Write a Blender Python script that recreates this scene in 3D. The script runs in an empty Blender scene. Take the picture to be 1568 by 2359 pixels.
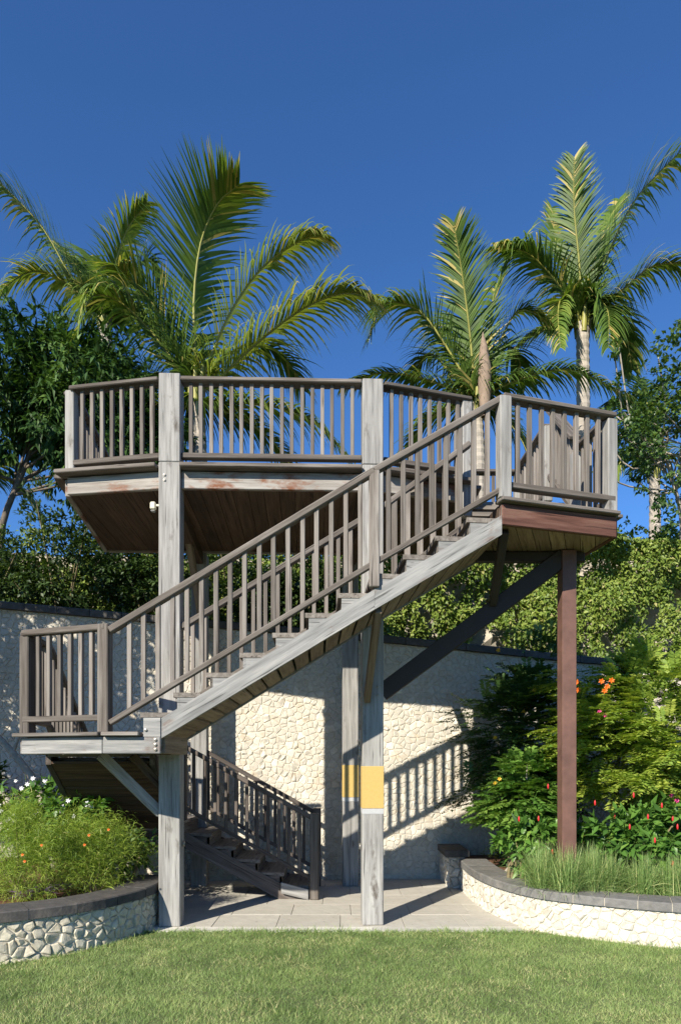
import bpy, math, random
import numpy as np
from mathutils import Vector, Matrix

random.seed(7)
rng = np.random.default_rng(7)
scene = bpy.context.scene
COL = scene.collection
rad = math.radians

# ------------------------------------------------------------------ camera, sky, sun, exposure
cd = bpy.data.cameras.new('camera')
cam = bpy.data.objects.new('camera', cd)
COL.objects.link(cam)
cam.location = (0, 0, 1.6)
cam.rotation_euler = (rad(90), 0, 0)
cd.sensor_fit = 'HORIZONTAL'
cd.sensor_width = 24.0
cd.lens = 24.0
cd.shift_y = 0.367
cd.clip_start = 0.05
cd.clip_end = 900
scene.camera = cam

SUN_EL, SUN_AZ = 31.0, 212.0            # azimuth clockwise from +Y (view direction)
sdir = Vector((math.sin(rad(SUN_AZ)) * math.cos(rad(SUN_EL)),
               math.cos(rad(SUN_AZ)) * math.cos(rad(SUN_EL)), math.sin(rad(SUN_EL))))
world = bpy.data.worlds.new('World')
scene.world = world
world.use_nodes = True
wn = world.node_tree
sky = wn.nodes.new('ShaderNodeTexSky')
sky.sky_type = 'NISHITA'
sky.sun_disc = False
sky.sun_elevation = rad(SUN_EL)
sky.sun_rotation = rad(SUN_AZ)
sky.altitude = 0
sky.air_density = 1.0
sky.dust_density = 0.0
sky.ozone_density = 6.0
tint = wn.nodes.new('ShaderNodeMix'); tint.data_type = 'RGBA'; tint.blend_type = 'MULTIPLY'
tint.inputs[0].default_value = 1.0
tint.inputs[7].default_value = (.75, 1.11, 1.46, 1)
wn.links.new(sky.outputs[0], tint.inputs[6])
wn.links.new(tint.outputs[2], wn.nodes['Background'].inputs[0])
wn.nodes['Background'].inputs[1].default_value = 0.068

sl = bpy.data.lights.new('sun', 'SUN')
sl.energy = 5.0
sl.angle = rad(0.5)
sl.color = (1.0, 0.92, 0.79)
sun = bpy.data.objects.new('sun', sl)
COL.objects.link(sun)
sun.rotation_euler = sdir.to_track_quat('Z', 'Y').to_euler()
sun.location = (-6, -8, 12)

scene.view_settings.view_transform = 'Standard'
scene.view_settings.look = 'None'
scene.view_settings.exposure = 0.74
scene.view_settings.gamma = 1.0
scene.view_settings.use_curve_mapping = False
scene.cycles.max_bounces = 6
scene.cycles.transparent_max_bounces = 8

# ------------------------------------------------------------------ helpers
F_, CX, HY = 1568.0, 784.0, 1755.0
def at(px, py, Y):
    """point at depth Y seen at (px, py) of the 1568 px wide picture"""
    return Vector(((px - CX) * Y / F_, Y, 1.6 + (HY - py) * Y / F_))

WP = {}                                   # world position of every empty (pure translations)
def props(o, label=None, cat=None, group=None, kind=None):
    if label: o['label'] = label
    if cat: o['category'] = cat
    if group: o['group'] = group
    if kind: o['kind'] = kind
    return o
def empty(name, loc=(0, 0, 0), parent=None, label=None, cat=None, group=None, kind=None):
    o = bpy.data.objects.new(name, None)
    COL.objects.link(o)
    o.empty_display_size = 0.2
    loc = Vector(loc)
    if parent:
        o.parent = parent
        o.location = loc - WP[parent]
    else:
        o.location = loc
    WP[o] = loc
    return props(o, label, cat, group, kind)
def link(name, me, parent=None, M=None, mat=None):
    o = bpy.data.objects.new(name, me)
    COL.objects.link(o)
    M = M or Matrix.Identity(4)
    if parent:
        o.parent = parent
        o.matrix_basis = Matrix.Translation(-WP[parent]) @ M
    else:
        o.matrix_basis = M
    WP[o] = M.translation.copy()
    if mat and not me.materials:
        me.materials.append(mat)
    return o
def mesh(verts, faces, mat=None, name='m', smooth=False):
    me = bpy.data.meshes.new(name)
    me.from_pydata([tuple(v) for v in verts], [], [tuple(f) for f in faces])
    if mat: me.materials.append(mat)
    if smooth:
        me.polygons.foreach_set('use_smooth', [True] * len(me.polygons))
    return me
def mesh_np(V, Fc, mat, var=None, smooth=False):
    V = np.asarray(V, np.float32).reshape(-1, 3)
    Fc = np.asarray(Fc, np.int32)
    me = bpy.data.meshes.new('m')
    k = Fc.shape[1]
    me.vertices.add(len(V)); me.vertices.foreach_set('co', V.ravel())
    me.loops.add(Fc.size); me.loops.foreach_set('vertex_index', Fc.ravel())
    me.polygons.add(len(Fc)); me.polygons.foreach_set('loop_start', np.arange(0, Fc.size, k, dtype=np.int32))
    if smooth: me.polygons.foreach_set('use_smooth', np.ones(len(Fc), bool))
    if var is not None:
        a = me.attributes.new('var', 'FLOAT', 'POINT')
        a.data.foreach_set('value', np.asarray(var, np.float32).ravel())
    me.update(calc_edges=True)
    me.materials.append(mat)
    return me
def join_np(parts):
    """list of (V, F, var) -> one (V, F, var)"""
    Vs, Fs, vs, o = [], [], [], 0
    for V, Fc, v in parts:
        V = np.asarray(V).reshape(-1, 3)
        Vs.append(V); Fs.append(np.asarray(Fc) + o); vs.append(np.asarray(v).ravel()); o += len(V)
    return np.concatenate(Vs), np.concatenate(Fs), np.concatenate(vs)

_cb = {}
def cbox(l, w, h, mat, ch=0.006):
    """box with chamfered edges, length on X"""
    key = (round(l, 3), round(w, 4), round(h, 4), mat.name, ch)
    if key in _cb: return _cb[key]
    ch = min(ch, w * .3, h * .3)
    hx, hy, hz = l / 2, w / 2, h / 2
    vs, idx = [], {}
    for sx in (-1, 1):
        for sy in (-1, 1):
            for sz in (-1, 1):
                for ax in range(3):
                    p = [sx * hx, sy * hy, sz * hz]
                    for k, s in enumerate((sx, sy, sz)):
                        if k != ax: p[k] -= s * ch
                    idx[(sx, sy, sz, ax)] = len(vs); vs.append(p)
    fs = []
    def q(a):
        c = Vector((0, 0, 0))
        for i in a: c += Vector(vs[i])
        n = (Vector(vs[a[1]]) - Vector(vs[a[0]])).cross(Vector(vs[a[2]]) - Vector(vs[a[0]]))
        fs.append(a if n.dot(c) > 0 else a[::-1])
    for ax in range(3):
        b, c = [k for k in range(3) if k != ax]
        for s in (-1, 1):
            r = []
            for sb, sc in ((-1, -1), (1, -1), (1, 1), (-1, 1)):
                k = [0, 0, 0]; k[ax] = s; k[b] = sb; k[c] = sc
                r.append(idx[(*k, ax)])
            q(r)
        for sb in (-1, 1):
            for sc in (-1, 1):
                r = []
                for s, order in ((-1, (b, c)), (1, (c, b))):
                    k = [0, 0, 0]; k[ax] = s; k[b] = sb; k[c] = sc
                    r += [idx[(*k, order[0])], idx[(*k, order[1])]]
                q(r)
    for sx in (-1, 1):
        for sy in (-1, 1):
            for sz in (-1, 1):
                q([idx[(sx, sy, sz, a)] for a in range(3)])
    _cb[key] = mesh(vs, fs, mat)
    return _cb[key]
def frame(a, b, up):
    X = (b - a).normalized()
    Y = up.cross(X)
    if Y.length < 1e-4: Y = Vector((0, 1, 0)).cross(X) if abs(X.y) < .9 else Vector((1, 0, 0))
    Y.normalize()
    Z = X.cross(Y)
    M = Matrix((X, Y, Z)).transposed().to_4x4()
    M.translation = (a + b) / 2
    return M
UP = Vector((0, 0, 1))
def board(name, a, b, w, h, mat, parent, up=UP, ch=0.006):
    a, b = Vector(a), Vector(b)
    return link(name, cbox((b - a).length, w, h, mat, ch), parent, frame(a, b, Vector(up)))
def post(name, x, y, z0, z1, w, mat, parent, rot=0.0, ch=0.008):
    a, b = Vector((x, y, z0)), Vector((x, y, z1))
    return link(name, cbox(z1 - z0, w, w, mat, ch), parent, frame(a, b, Vector((math.sin(rot), -math.cos(rot), 0))))
def clip(poly, n, d):
    """keep the part with n.p <= d"""
    out = []
    for i in range(len(poly)):
        p, q = poly[i], poly[(i + 1) % len(poly)]
        dp, dq = n[0] * p[0] + n[1] * p[1] - d, n[0] * q[0] + n[1] * q[1] - d
        if dp <= 0: out.append(p)
        if dp * dq < 0:
            t = dp / (dp - dq)
            out.append((p[0] + t * (q[0] - p[0]), p[1] + t * (q[1] - p[1])))
    return out
def area(poly):
    return .5 * sum(poly[i][0] * poly[(i + 1) % len(poly)][1] - poly[(i + 1) % len(poly)][0] * poly[i][1] for i in range(len(poly)))
def prism(name, poly, z0, z1, mat, parent, ang=0.0):
    """upright prism over a world XY polygon, local X along ang"""
    if area(poly) < 0: poly = poly[::-1]
    cx = sum(p[0] for p in poly) / len(poly); cy = sum(p[1] for p in poly) / len(poly); cz = (z0 + z1) / 2
    R = Matrix.Rotation(ang, 4, 'Z'); Ri = R.inverted()
    n = len(poly)
    vs = [Ri @ Vector((p[0] - cx, p[1] - cy, z0 - cz)) for p in poly] + [Ri @ Vector((p[0] - cx, p[1] - cy, z1 - cz)) for p in poly]
    fs = [list(range(n))[::-1], list(range(n, 2 * n))] + [[i, (i + 1) % n, n + (i + 1) % n, n + i] for i in range(n)]
    return link(name, mesh(vs, fs, mat), parent, Matrix.Translation((cx, cy, cz)) @ R)
def planks(name, poly, z0, z1, width, ang, mat, parent, gap=0.005):
    """convex polygon cut into boards running along ang"""
    dx, dy = math.cos(ang), math.sin(ang)
    nx, ny = -dy, dx
    ds = [nx * p[0] + ny * p[1] for p in poly]
    d = min(ds)
    while d < max(ds) - .01:
        e = min(d + width, max(ds))
        c = clip(clip(list(poly), (nx, ny), e - gap / 2), (-nx, -ny), -(d + gap / 2))
        if len(c) > 2 and abs(area(c)) > 5e-4:
            j = random.uniform(-.0015, .0015)
            prism(name, c, z0 + j, z1 + j, mat, parent, ang)
        d = e
def extrude_profile(name, pts, a, b, mat, parent):
    """profile pts (local X, Z) in the vertical plane through a->b horizontally; thickness from a to b given as vector"""
    pass
def tube(pts, radii, sides=7):
    pts = [Vector(p) for p in pts]
    V, Fc = [], []
    n = len(pts)
    ref = Vector((0.3, 1, 0.1))
    for i, p in enumerate(pts):
        t = (pts[min(i + 1, n - 1)] - pts[max(i - 1, 0)]).normalized()
        u = t.cross(ref)
        if u.length < .05: u = t.cross(Vector((1, 0, 0)))
        u.normalize(); v = t.cross(u)
        for k in range(sides):
            a = 2 * math.pi * k / sides
            V.append(p + (u * math.cos(a) + v * math.sin(a)) * radii[i])
    for i in range(n - 1):
        for k in range(sides):
            k2 = (k + 1) % sides
            Fc.append((i * sides + k, (i + 1) * sides + k, (i + 1) * sides + k2, i * sides + k2))
    return np.array([tuple(v) for v in V]), np.array(Fc), np.full(len(V), .5)
def catmull(P, n):
    P = np.array([tuple(p) for p in P], float)
    P = np.vstack([2 * P[0] - P[1], P, 2 * P[-1] - P[-2]])
    out = []
    m = len(P) - 3
    for j in range(n + 1):
        t = j / n * m
        i = min(int(t), m - 1); u = t - i
        p0, p1, p2, p3 = P[i:i + 4]
        out.append(.5 * ((2 * p1) + (-p0 + p2) * u + (2 * p0 - 5 * p1 + 4 * p2 - p3) * u * u + (-p0 + 3 * p1 - 3 * p2 + p3) * u ** 3))
    return np.array(out)
def unit(a):
    return a / np.maximum(np.linalg.norm(a, axis=-1, keepdims=True), 1e-9)
def leaves(P, D, N, L, W, var, fold=.18, droop=.12):
    """folded leaves: 6 verts, 4 triangles each (two halves, two bends)"""
    P, D, N = np.asarray(P, float), unit(np.asarray(D, float)), np.asarray(N, float)
    S = unit(np.cross(D, N)); N = unit(np.cross(S, D))
    n = len(P)
    L = np.broadcast_to(L, n)[:, None]; W = np.broadcast_to(W, n)[:, None]
    mid = P + D * L * .5
    tip = P + D * L - N * L * droop
    l = P + D * L * .42 + S * W * .5 + N * W * fold
    r = P + D * L * .42 - S * W * .5 + N * W * fold
    V = np.stack([P, l, mid, r, tip], 1).reshape(-1, 3)
    b = (np.arange(n) * 5)[:, None]
    Fc = np.concatenate([b + [0, 2, 1], b + [0, 3, 2], b + [1, 2, 4], b + [2, 3, 4]], 0)
    return V, Fc, np.repeat(var, 5)
def strips(P, D, S, L, W, var, droop=.3, segs=3, wpow=.8):
    """tapering blades that bend down; quads as two triangles"""
    P = np.asarray(P, float); d = unit(np.asarray(D, float)); S = unit(np.asarray(S, float))
    n = len(P)
    L = np.broadcast_to(L, n)[:, None]; W = np.broadcast_to(W, n)[:, None]
    droop = np.broadcast_to(droop, n)[:, None]
    st = []
    p = P.copy()
    for k in range(segs + 1):
        w = W * max(.04, (1 - k / segs) ** wpow) * (0.75 if k == 0 else 1)
        st += [p - S * w / 2, p + S * w / 2]
        p = p + d * L / segs
        d = unit(d + droop * np.array([0, 0, -1.0]))
    V = np.stack(st, 1).reshape(-1, 3)
    m = 2 * (segs + 1)
    b = (np.arange(n) * m)[:, None]
    Fc = []
    for k in range(segs):
        Fc += [b + [2 * k, 2 * k + 1, 2 * k + 3], b + [2 * k, 2 * k + 3, 2 * k + 2]]
    return V, np.concatenate(Fc, 0), np.repeat(var, m)
def rand_dirs(n, up=0.0):
    a = rng.normal(size=(n, 3)); a[:, 2] += up
    return unit(a)

# ------------------------------------------------------------------ materials
def new_mat(name):
    m = bpy.data.materials.new(name); m.use_nodes = True
    nt = m.node_tree
    return m, nt, nt.nodes['Principled BSDF']
def node(nt, t, **kw):
    n = nt.nodes.new(t)
    for k, v in kw.items(): setattr(n, k, v)
    return n
def ramp(nt, src, stops):
    r = nt.nodes.new('ShaderNodeValToRGB')
    el = r.color_ramp.elements
    while len(el) < len(stops): el.new(.5)
    for e, (p, c) in zip(el, stops):
        e.position = p; e.color = (*c, 1)
    nt.links.new(src, r.inputs[0])
    return r.outputs[0]
def mixc(nt, fac, a, b, mode='MIX'):
    m = nt.nodes.new('ShaderNodeMix'); m.data_type = 'RGBA'; m.blend_type = mode
    for s, v in ((m.inputs[0], fac), (m.inputs[6], a), (m.inputs[7], b)):
        if hasattr(v, 'is_output'): nt.links.new(v, s)
        elif isinstance(v, tuple): s.default_value = (*v, 1)
        else: s.default_value = v
    return m.outputs[2]
def noise(nt, vec, scale, detail=4, rough=.55):
    n = nt.nodes.new('ShaderNodeTexNoise')
    n.inputs['Scale'].default_value = scale; n.inputs['Detail'].default_value = detail; n.inputs['Roughness'].default_value = rough
    if vec is not None: nt.links.new(vec, n.inputs['Vector'])
    return n.outputs['Fac']
def bump(nt, h, strength, dist, bsdf):
    b = nt.nodes.new('ShaderNodeBump')
    b.inputs['Strength'].default_value = strength; b.inputs['Distance'].default_value = dist
    nt.links.new(h, b.inputs['Height']); nt.links.new(b.outputs[0], bsdf.inputs['Normal'])
def obj_vec(nt, scale=(1, 1, 1)):
    tc = nt.nodes.new('ShaderNodeTexCoord'); oi = nt.nodes.new('ShaderNodeObjectInfo')
    mu = node(nt, 'ShaderNodeVectorMath', operation='MULTIPLY'); mu.inputs[1].default_value = scale
    nt.links.new(tc.outputs['Object'], mu.inputs[0])
    sc = node(nt, 'ShaderNodeMath', operation='MULTIPLY'); sc.inputs[1].default_value = 61.0
    nt.links.new(oi.outputs['Random'], sc.inputs[0])
    ad = node(nt, 'ShaderNodeVectorMath', operation='ADD')
    nt.links.new(mu.outputs[0], ad.inputs[0]); nt.links.new(sc.outputs[0], ad.inputs[1])
    return ad.outputs[0], oi.outputs['Random'], tc
def wood(name, dark, mid, light, patch=None, patch_amt=.5, rough=.8, vary=.35):
    m, nt, b = new_mat(name)
    v, rnd, tc = obj_vec(nt, (1.6, 26, 26))
    v2, _, _ = obj_vec(nt, (1.1, 6, 6))
    g = noise(nt, v, 1.0, 6, .65)
    c = ramp(nt, g, [(.33, dark), (.5, mid), (.66, light)])
    blot = noise(nt, v2, 1.0, 3, .6)
    c = mixc(nt, ramp(nt, blot, [(.35, (0, 0, 0)), (.75, (.55, .55, .55))]), c, tuple(x * .62 for x in mid))
    if patch:
        v3, _, _ = obj_vec(nt, (2.2, 5, 5))
        pn = noise(nt, v3, 1.3, 5, .6)
        lo = .62 - .3 * patch_amt
        c = mixc(nt, ramp(nt, pn, [(lo, (0, 0, 0)), (lo + .12, (1, 1, 1))]), c, patch)
    # per-board tone
    k = node(nt, 'ShaderNodeMapRange'); k.inputs['To Min'].default_value = 1 - vary; k.inputs['To Max'].default_value = 1 + vary * .5
    nt.links.new(rnd, k.inputs[0])
    mm = node(nt, 'ShaderNodeVectorMath', operation='SCALE')
    nt.links.new(c, mm.inputs[0]); nt.links.new(k.outputs[0], mm.inputs['Scale'])
    # checks (thin dark cracks along the grain) and a few knots
    v4, _, _ = obj_vec(nt, (2.0, 55, 55))
    cr = noise(nt, v4, 1.0, 2, .5)
    c2 = mixc(nt, ramp(nt, cr, [(.30, (.85, .85, .85)), (.37, (0, 0, 0))]), mm.outputs[0], tuple(x * .35 for x in dark))
    nt.links.new(c2, b.inputs['Base Color'])
    b.inputs['Roughness'].default_value = rough
    b.inputs['Specular IOR Level'].default_value = .25
    bump(nt, g, .5, .004, b)
    return m
WOOD_POST = wood('weathered_post_wood', (.20, .192, .18), (.32, .312, .295), (.43, .42, .395), patch=(.11, .095, .08), patch_amt=.02, vary=.12)
WOOD_STR = wood('weathered_stringer_wood', (.16, .16, .158), (.27, .268, .258), (.40, .39, .365), patch=(.16, .11, .085), patch_amt=.12, vary=.12)
WOOD_RAIL = wood('weathered_rail_wood', (.08, .066, .055), (.14, .121, .104), (.225, .203, .18), vary=.3)
WOOD_BAL = wood('weathered_baluster_wood', (.115, .097, .082), (.205, .180, .157), (.29, .265, .238), vary=.4)
WOOD_FASCIA = wood('weathered_fascia_wood', (.20, .17, .145), (.33, .305, .275), (.43, .41, .375), patch=(.20, .085, .045), patch_amt=.42, vary=.1)
WOOD_RED = wood('red_brown_fascia_wood', (.07, .032, .024), (.135, .062, .045), (.21, .12, .09), vary=.15)
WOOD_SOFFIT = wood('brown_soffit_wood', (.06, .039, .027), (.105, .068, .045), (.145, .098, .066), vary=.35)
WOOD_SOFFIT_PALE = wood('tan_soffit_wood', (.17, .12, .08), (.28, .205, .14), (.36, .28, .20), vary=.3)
WOOD_DECK = wood('deck_floor_wood', (.16, .135, .115), (.28, .25, .225), (.38, .35, .32), vary=.3)
WOOD_TREAD = wood('tread_wood', (.12, .10, .085), (.205, .18, .155), (.29, .26, .23), vary=.25)
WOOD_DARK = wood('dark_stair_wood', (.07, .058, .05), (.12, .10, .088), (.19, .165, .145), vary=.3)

def simple(name, col, rough=.7, nscale=12, amt=.25, bstr=.2, metal=0.0):
    m, nt, b = new_mat(name)
    v, rnd, tc = obj_vec(nt)
    n = noise(nt, v, nscale, 5, .6)
    c = ramp(nt, n, [(.25, tuple(x * (1 - amt) for x in col)), (.75, tuple(min(1, x * (1 + amt)) for x in col))])
    nt.links.new(c, b.inputs['Base Color'])
    b.inputs['Roughness'].default_value = rough; b.inputs['Metallic'].default_value = metal
    bump(nt, n, bstr, .003, b)
    return m
STEEL = simple('brown_painted_steel', (.135, .068, .050), .6, 7, .3, .1)
STEEL_SHADE = simple('shade_darkened_steel', (.030, .021, .016), .7, 10, .2, .05)  # near-black: shadow under landing and stairs put into the steel colour
YELLOW = simple('yellow_paint', (.50, .345, .105), .6, 40, .06, .05)
WHITEB = simple('pale_grey_paint', (.42, .42, .42), .6, 30, .08, .05)
LAMPW = simple('cream_lamp_housing', (.62, .58, .44), .45, 20, .06, .02)
GLASS = simple('lamp_lens', (.25, .25, .24), .1, 20, .05, 0)
IRON = simple('small_metal_fitting', (.30, .28, .24), .4, 20, .1, .05, .6)

def stone_mat(name, base, warm, vary=.25, sc=9, tone=(.84, 1.08)):
    m, nt, b = new_mat(name)
    v, rnd, tc = obj_vec(nt)
    g = node(nt, 'ShaderNodeNewGeometry')
    n1 = noise(nt, g.outputs['Position'], sc * 2.2, 6, .65)
    n2 = noise(nt, g.outputs['Position'], sc * .9, 3, .5)
    n3 = noise(nt, g.outputs['Position'], sc * 7, 4, .6)
    c = ramp(nt, n1, [(.25, tuple(x * (1 - vary) for x in base)), (.6, base), (.8, tuple(min(.92, x * 1.12) for x in base))])
    c = mixc(nt, ramp(nt, n2, [(.52, (0, 0, 0)), (.75, (.6, .6, .6))]), c, warm)
    c = mixc(nt, ramp(nt, n3, [(.30, (.5, .5, .5)), (.36, (0, 0, 0))]), c, tuple(x * .45 for x in warm))
    k = node(nt, 'ShaderNodeMapRange'); k.inputs['To Min'].default_value = tone[0]; k.inputs['To Max'].default_value = tone[1]
    nt.links.new(rnd, k.inputs[0])
    mm = node(nt, 'ShaderNodeVectorMath', operation='SCALE')
    nt.links.new(c, mm.inputs[0]); nt.links.new(k.outputs[0], mm.inputs['Scale'])
    nt.links.new(mm.outputs[0], b.inputs['Base Color'])
    b.inputs['Roughness'].default_value = .9; b.inputs['Specular IOR Level'].default_value = .2
    bump(nt, n1, .7, .012, b)
    return m
LIME = stone_mat('cream_limestone', (.66, .62, .53), (.60, .48, .33), .25, 9, (.78, 1.12))
LIME_OLD = stone_mat('weathered_limestone', (.60, .55, .43), (.44, .36, .24), .4)
MORTAR = stone_mat('pale_mortar', (.60, .56, .47), (.46, .38, .27), .25)
CAP = stone_mat('dark_basalt_coping', (.10, .095, .09), (.15, .13, .11), .4, 7)
CAP_GREY = stone_mat('grey_stone_coping', (.19, .185, .175), (.25, .23, .20), .4, 7)
PAVE = stone_mat('beige_sandstone_paving', (.47, .445, .385), (.43, .395, .325), .12, 3, (.96, 1.03))
PAVE_EDGE = stone_mat('pale_paving_edge', (.60, .58, .52), (.55, .50, .42), .12, 4)
SOIL = stone_mat('red_brown_soil', (.20, .105, .06), (.12, .065, .04), .5, 14)
ROCK = stone_mat('rough_pale_rock', (.52, .47, .38), (.36, .30, .22), .45, 3)
EARTH = stone_mat('garden_earth', (.07, .075, .035), (.10, .075, .045), .4, 3)

def leaf_mat(name, dark, mid, light, dry=None, rough=.5, trans=.3, spec=.4):
    m, nt, b = new_mat(name)
    at_ = node(nt, 'ShaderNodeAttribute', attribute_name='var')
    st = [(.0, dark), (.5, mid), (.9, light)] + ([(1.0, dry)] if dry else [])
    c = ramp(nt, at_.outputs['Fac'], st)
    nt.links.new(c, b.inputs['Base Color'])
    b.inputs['Roughness'].default_value = rough; b.inputs['Specular IOR Level'].default_value = spec
    t = node(nt, 'ShaderNodeBsdfTranslucent')
    hs = node(nt, 'ShaderNodeVectorMath', operation='MULTIPLY'); hs.inputs[1].default_value = (1.3, 1.35, .6)
    nt.links.new(c, hs.inputs[0]); nt.links.new(hs.outputs[0], t.inputs[0])
    mx = node(nt, 'ShaderNodeMixShader'); mx.inputs[0].default_value = trans
    nt.links.new(b.outputs[0], mx.inputs[1]); nt.links.new(t.outputs[0], mx.inputs[2])
    nt.links.new(mx.outputs[0], nt.nodes['Material Output'].inputs[0])
    return m
L_PALM = leaf_mat('palm_leaflet', (0.041, 0.085, 0.018), (0.121, 0.194, 0.034), (0.279, 0.321, 0.069), (0.557, 0.423, 0.152), .5, .3, .25)
L_MANGO = leaf_mat('dark_broad_leaf', (0.024, 0.054, 0.015), (0.051, 0.111, 0.027), (0.128, 0.212, 0.051), None, .5, .22, .22)
L_HEDGE = leaf_mat('shade_darkened_hedge_leaf', (0.019, 0.04, 0.009), (0.046, 0.086, 0.019), (0.109, 0.161, 0.035), None, .5, .25)  # greens darkened to carry the shade of deck and trees
L_VINE = leaf_mat('vine_leaf', (0.052, 0.097, 0.017), (0.151, 0.225, 0.036), (0.302, 0.365, 0.077), (0.392, 0.342, 0.14), .5, .3)
L_SHRUB = leaf_mat('feathery_shrub_leaf', (0.078, 0.144, 0.03), (0.231, 0.337, 0.053), (0.49, 0.544, 0.106), None, .45, .35)
L_SHRUB_SHADE = leaf_mat('shade_darkened_feathery_leaf', (0.026, 0.064, 0.02), (0.067, 0.135, 0.031), (0.168, 0.259, 0.067), None, .5, .25)  # darker copy of the feathery leaf, tower shade put into its colour
L_BROAD = leaf_mat('broad_shrub_leaf', (0.043, 0.102, 0.02), (0.102, 0.222, 0.037), (0.222, 0.341, 0.068), None, .4, .3)
L_FINE = leaf_mat('fine_yellow_green_stem', (0.079, 0.141, 0.022), (0.222, 0.319, 0.036), (0.39, 0.478, 0.079), (0.496, 0.425, 0.16), .5, .3)
L_TUFT = leaf_mat('fountain_grass_blade', (0.103, 0.176, 0.05), (0.225, 0.341, 0.109), (0.382, 0.496, 0.201), (0.589, 0.6, 0.268), .5, .3)
L_LAWN = leaf_mat('lawn_blade', (0.118, 0.192, 0.054), (0.247, 0.352, 0.113), (0.407, 0.489, 0.192), (0.707, 0.635, 0.337), .5, .3)
L_RIGHT = leaf_mat('small_round_leaf', (0.024, 0.061, 0.014), (0.068, 0.128, 0.027), (0.149, 0.216, 0.047), None, .4, .3)
BARK = simple('grey_brown_bark', (.13, .105, .08), .9, 14, .4, .6)
BARK_PALE = simple('pale_bark', (.33, .29, .23), .9, 14, .35, .5)
TRUNK_PALM = simple('pale_palm_trunk', (.36, .32, .27), .9, 9, .3, .5)
RACHIS = simple('yellow_green_frond_rib', (.28, .27, .06), .5, 6, .25, .1)
STEM = simple('green_brown_stem', (.17, .14, .07), .8, 10, .3, .2)
SHEATH = simple('dry_brown_sheath', (.24, .175, .125), .85, 9, .3, .4)
PETAL_R = simple('red_petal', (.55, .02, .025), .5, 20, .15, 0)
PETAL_O = simple('orange_petal', (.75, .15, .01), .5, 20, .15, 0)
PETAL_P = simple('pink_petal', (.60, .05, .22), .5, 20, .15, 0)
PETAL_Y = simple('yellow_petal', (.70, .42, .03), .5, 20, .15, 0)
PETAL_W = simple('white_petal', (.75, .74, .78), .5, 20, .05, 0)
L_PURPLE = leaf_mat('purple_leaf', (.14, .07, .18), (.30, .17, .38), (.48, .33, .56), None, .45, .2)

# ------------------------------------------------------------------ ground, lawn, pavement
def sheet(name, poly, z, mat, kind='structure'):
    o = link(name, mesh([(p[0], p[1], z) for p in poly], [list(range(len(poly)))], mat))
    o['kind'] = kind
    return o
sheet('ground', [(-300, -300), (300, -300), (300, 300), (-300, 300)], -.12, EARTH)
def lawn_material():
    m, nt, b = new_mat('lawn_turf')
    g = node(nt, 'ShaderNodeNewGeometry')
    n1 = noise(nt, g.outputs['Position'], 90, 4, .7)
    n2 = noise(nt, g.outputs['Position'], 2.5, 4, .6)
    c = ramp(nt, n1, [(.3, (.08, .11, .035)), (.7, (.17, .20, .075))])
    c = mixc(nt, ramp(nt, n2, [(.4, (0, 0, 0)), (.75, (.4, .4, .4))]), c, (.15, .14, .06))
    nt.links.new(c, b.inputs['Base Color']); b.inputs['Roughness'].default_value = .95
    bump(nt, n1, .8, .02, b)
    return m
LAWN = lawn_material()
PAVE_Y = 6.37
sheet('lawn', [(-16, -14), (16, -14), (16, 6.36), (-16, 6.36)], 0.0, LAWN)

pav = empty('pavement', (0, 7.5, 0), kind='structure')
link('paving_bed', mesh([(-1.9, PAVE_Y, -.01), (1.9, PAVE_Y, -.01), (1.9, 9.35, -.01), (-3.4, 9.35, -.01), (-3.4, 7.0, -.01), (-1.9, 7.0, -.01)], [[0, 1, 2, 3, 4, 5]], MORTAR), pav)
y = PAVE_Y + .002
rows = [.16, .52, .52, .52, .52, .52, .3]
zt = .012
for r, dy in enumerate(rows):
    y1 = min(y + dy, 9.2)
    w = .62
    x = -3.3 if r > 1 else -1.86
    x += (0 if r % 2 else .31)
    x0 = (-3.3 if r > 1 else -1.86)
    xe = 1.72
    while x0 < xe:
        x1 = min(x if x > x0 + .05 else x0 + w, xe)
        j = random.uniform(-.0015, .0015)
        L, Wd = x1 - x0 - .004, y1 - y - .004
        if L > .06:
            link('paving_slab', cbox(L, Wd, .03, PAVE_EDGE if r == 0 else PAVE, .003), pav, Matrix.Translation(((x0 + x1) / 2, (y + y1) / 2, zt - .015 + j)))
        x0 = x1; x = x0 + w
    y = y1

# ------------------------------------------------------------------ rubble stone facing
def voronoi(w, h, nx, ny, jit=.52):
    gx, gy = w / nx, h / ny
    P = {}
    for i in range(-2, nx + 2):
        for j in range(-2, ny + 2):
            P[i, j] = ((i + .5 + (.5 if j % 2 else 0) * .6 + random.uniform(-jit, jit)) * gx, (j + .5 + random.uniform(-jit, jit)) * gy)
    cells = []
    for i in range(-1, nx + 1):
        for j in range(-1, ny + 1):
            p = P[i, j]
            poly = [(max(0, p[0] - 2.2 * gx), max(0, p[1] - 2.2 * gy)), (min(w, p[0] + 2.2 * gx), max(0, p[1] - 2.2 * gy)),
                    (min(w, p[0] + 2.2 * gx), min(h, p[1] + 2.2 * gy)), (max(0, p[0] - 2.2 * gx), min(h, p[1] + 2.2 * gy))]
            if poly[1][0] <= poly[0][0] or poly[2][1] <= poly[1][1]: continue
            for a in range(-2, 3):
                for c in range(-2, 3):
                    q = P.get((i + a, j + c))
                    if q is None or (a == 0 and c == 0): continue
                    n = (q[0] - p[0], q[1] - p[1])
                    poly = clip(poly, n, n[0] * (q[0] + p[0]) / 2 + n[1] * (q[1] + p[1]) / 2)
                    if len(poly) < 3: break
                if len(poly) < 3: break
            if len(poly) >= 3 and abs(area(poly)) > gx * gy * .06:
                cells.append(poly)
    return cells
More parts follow.
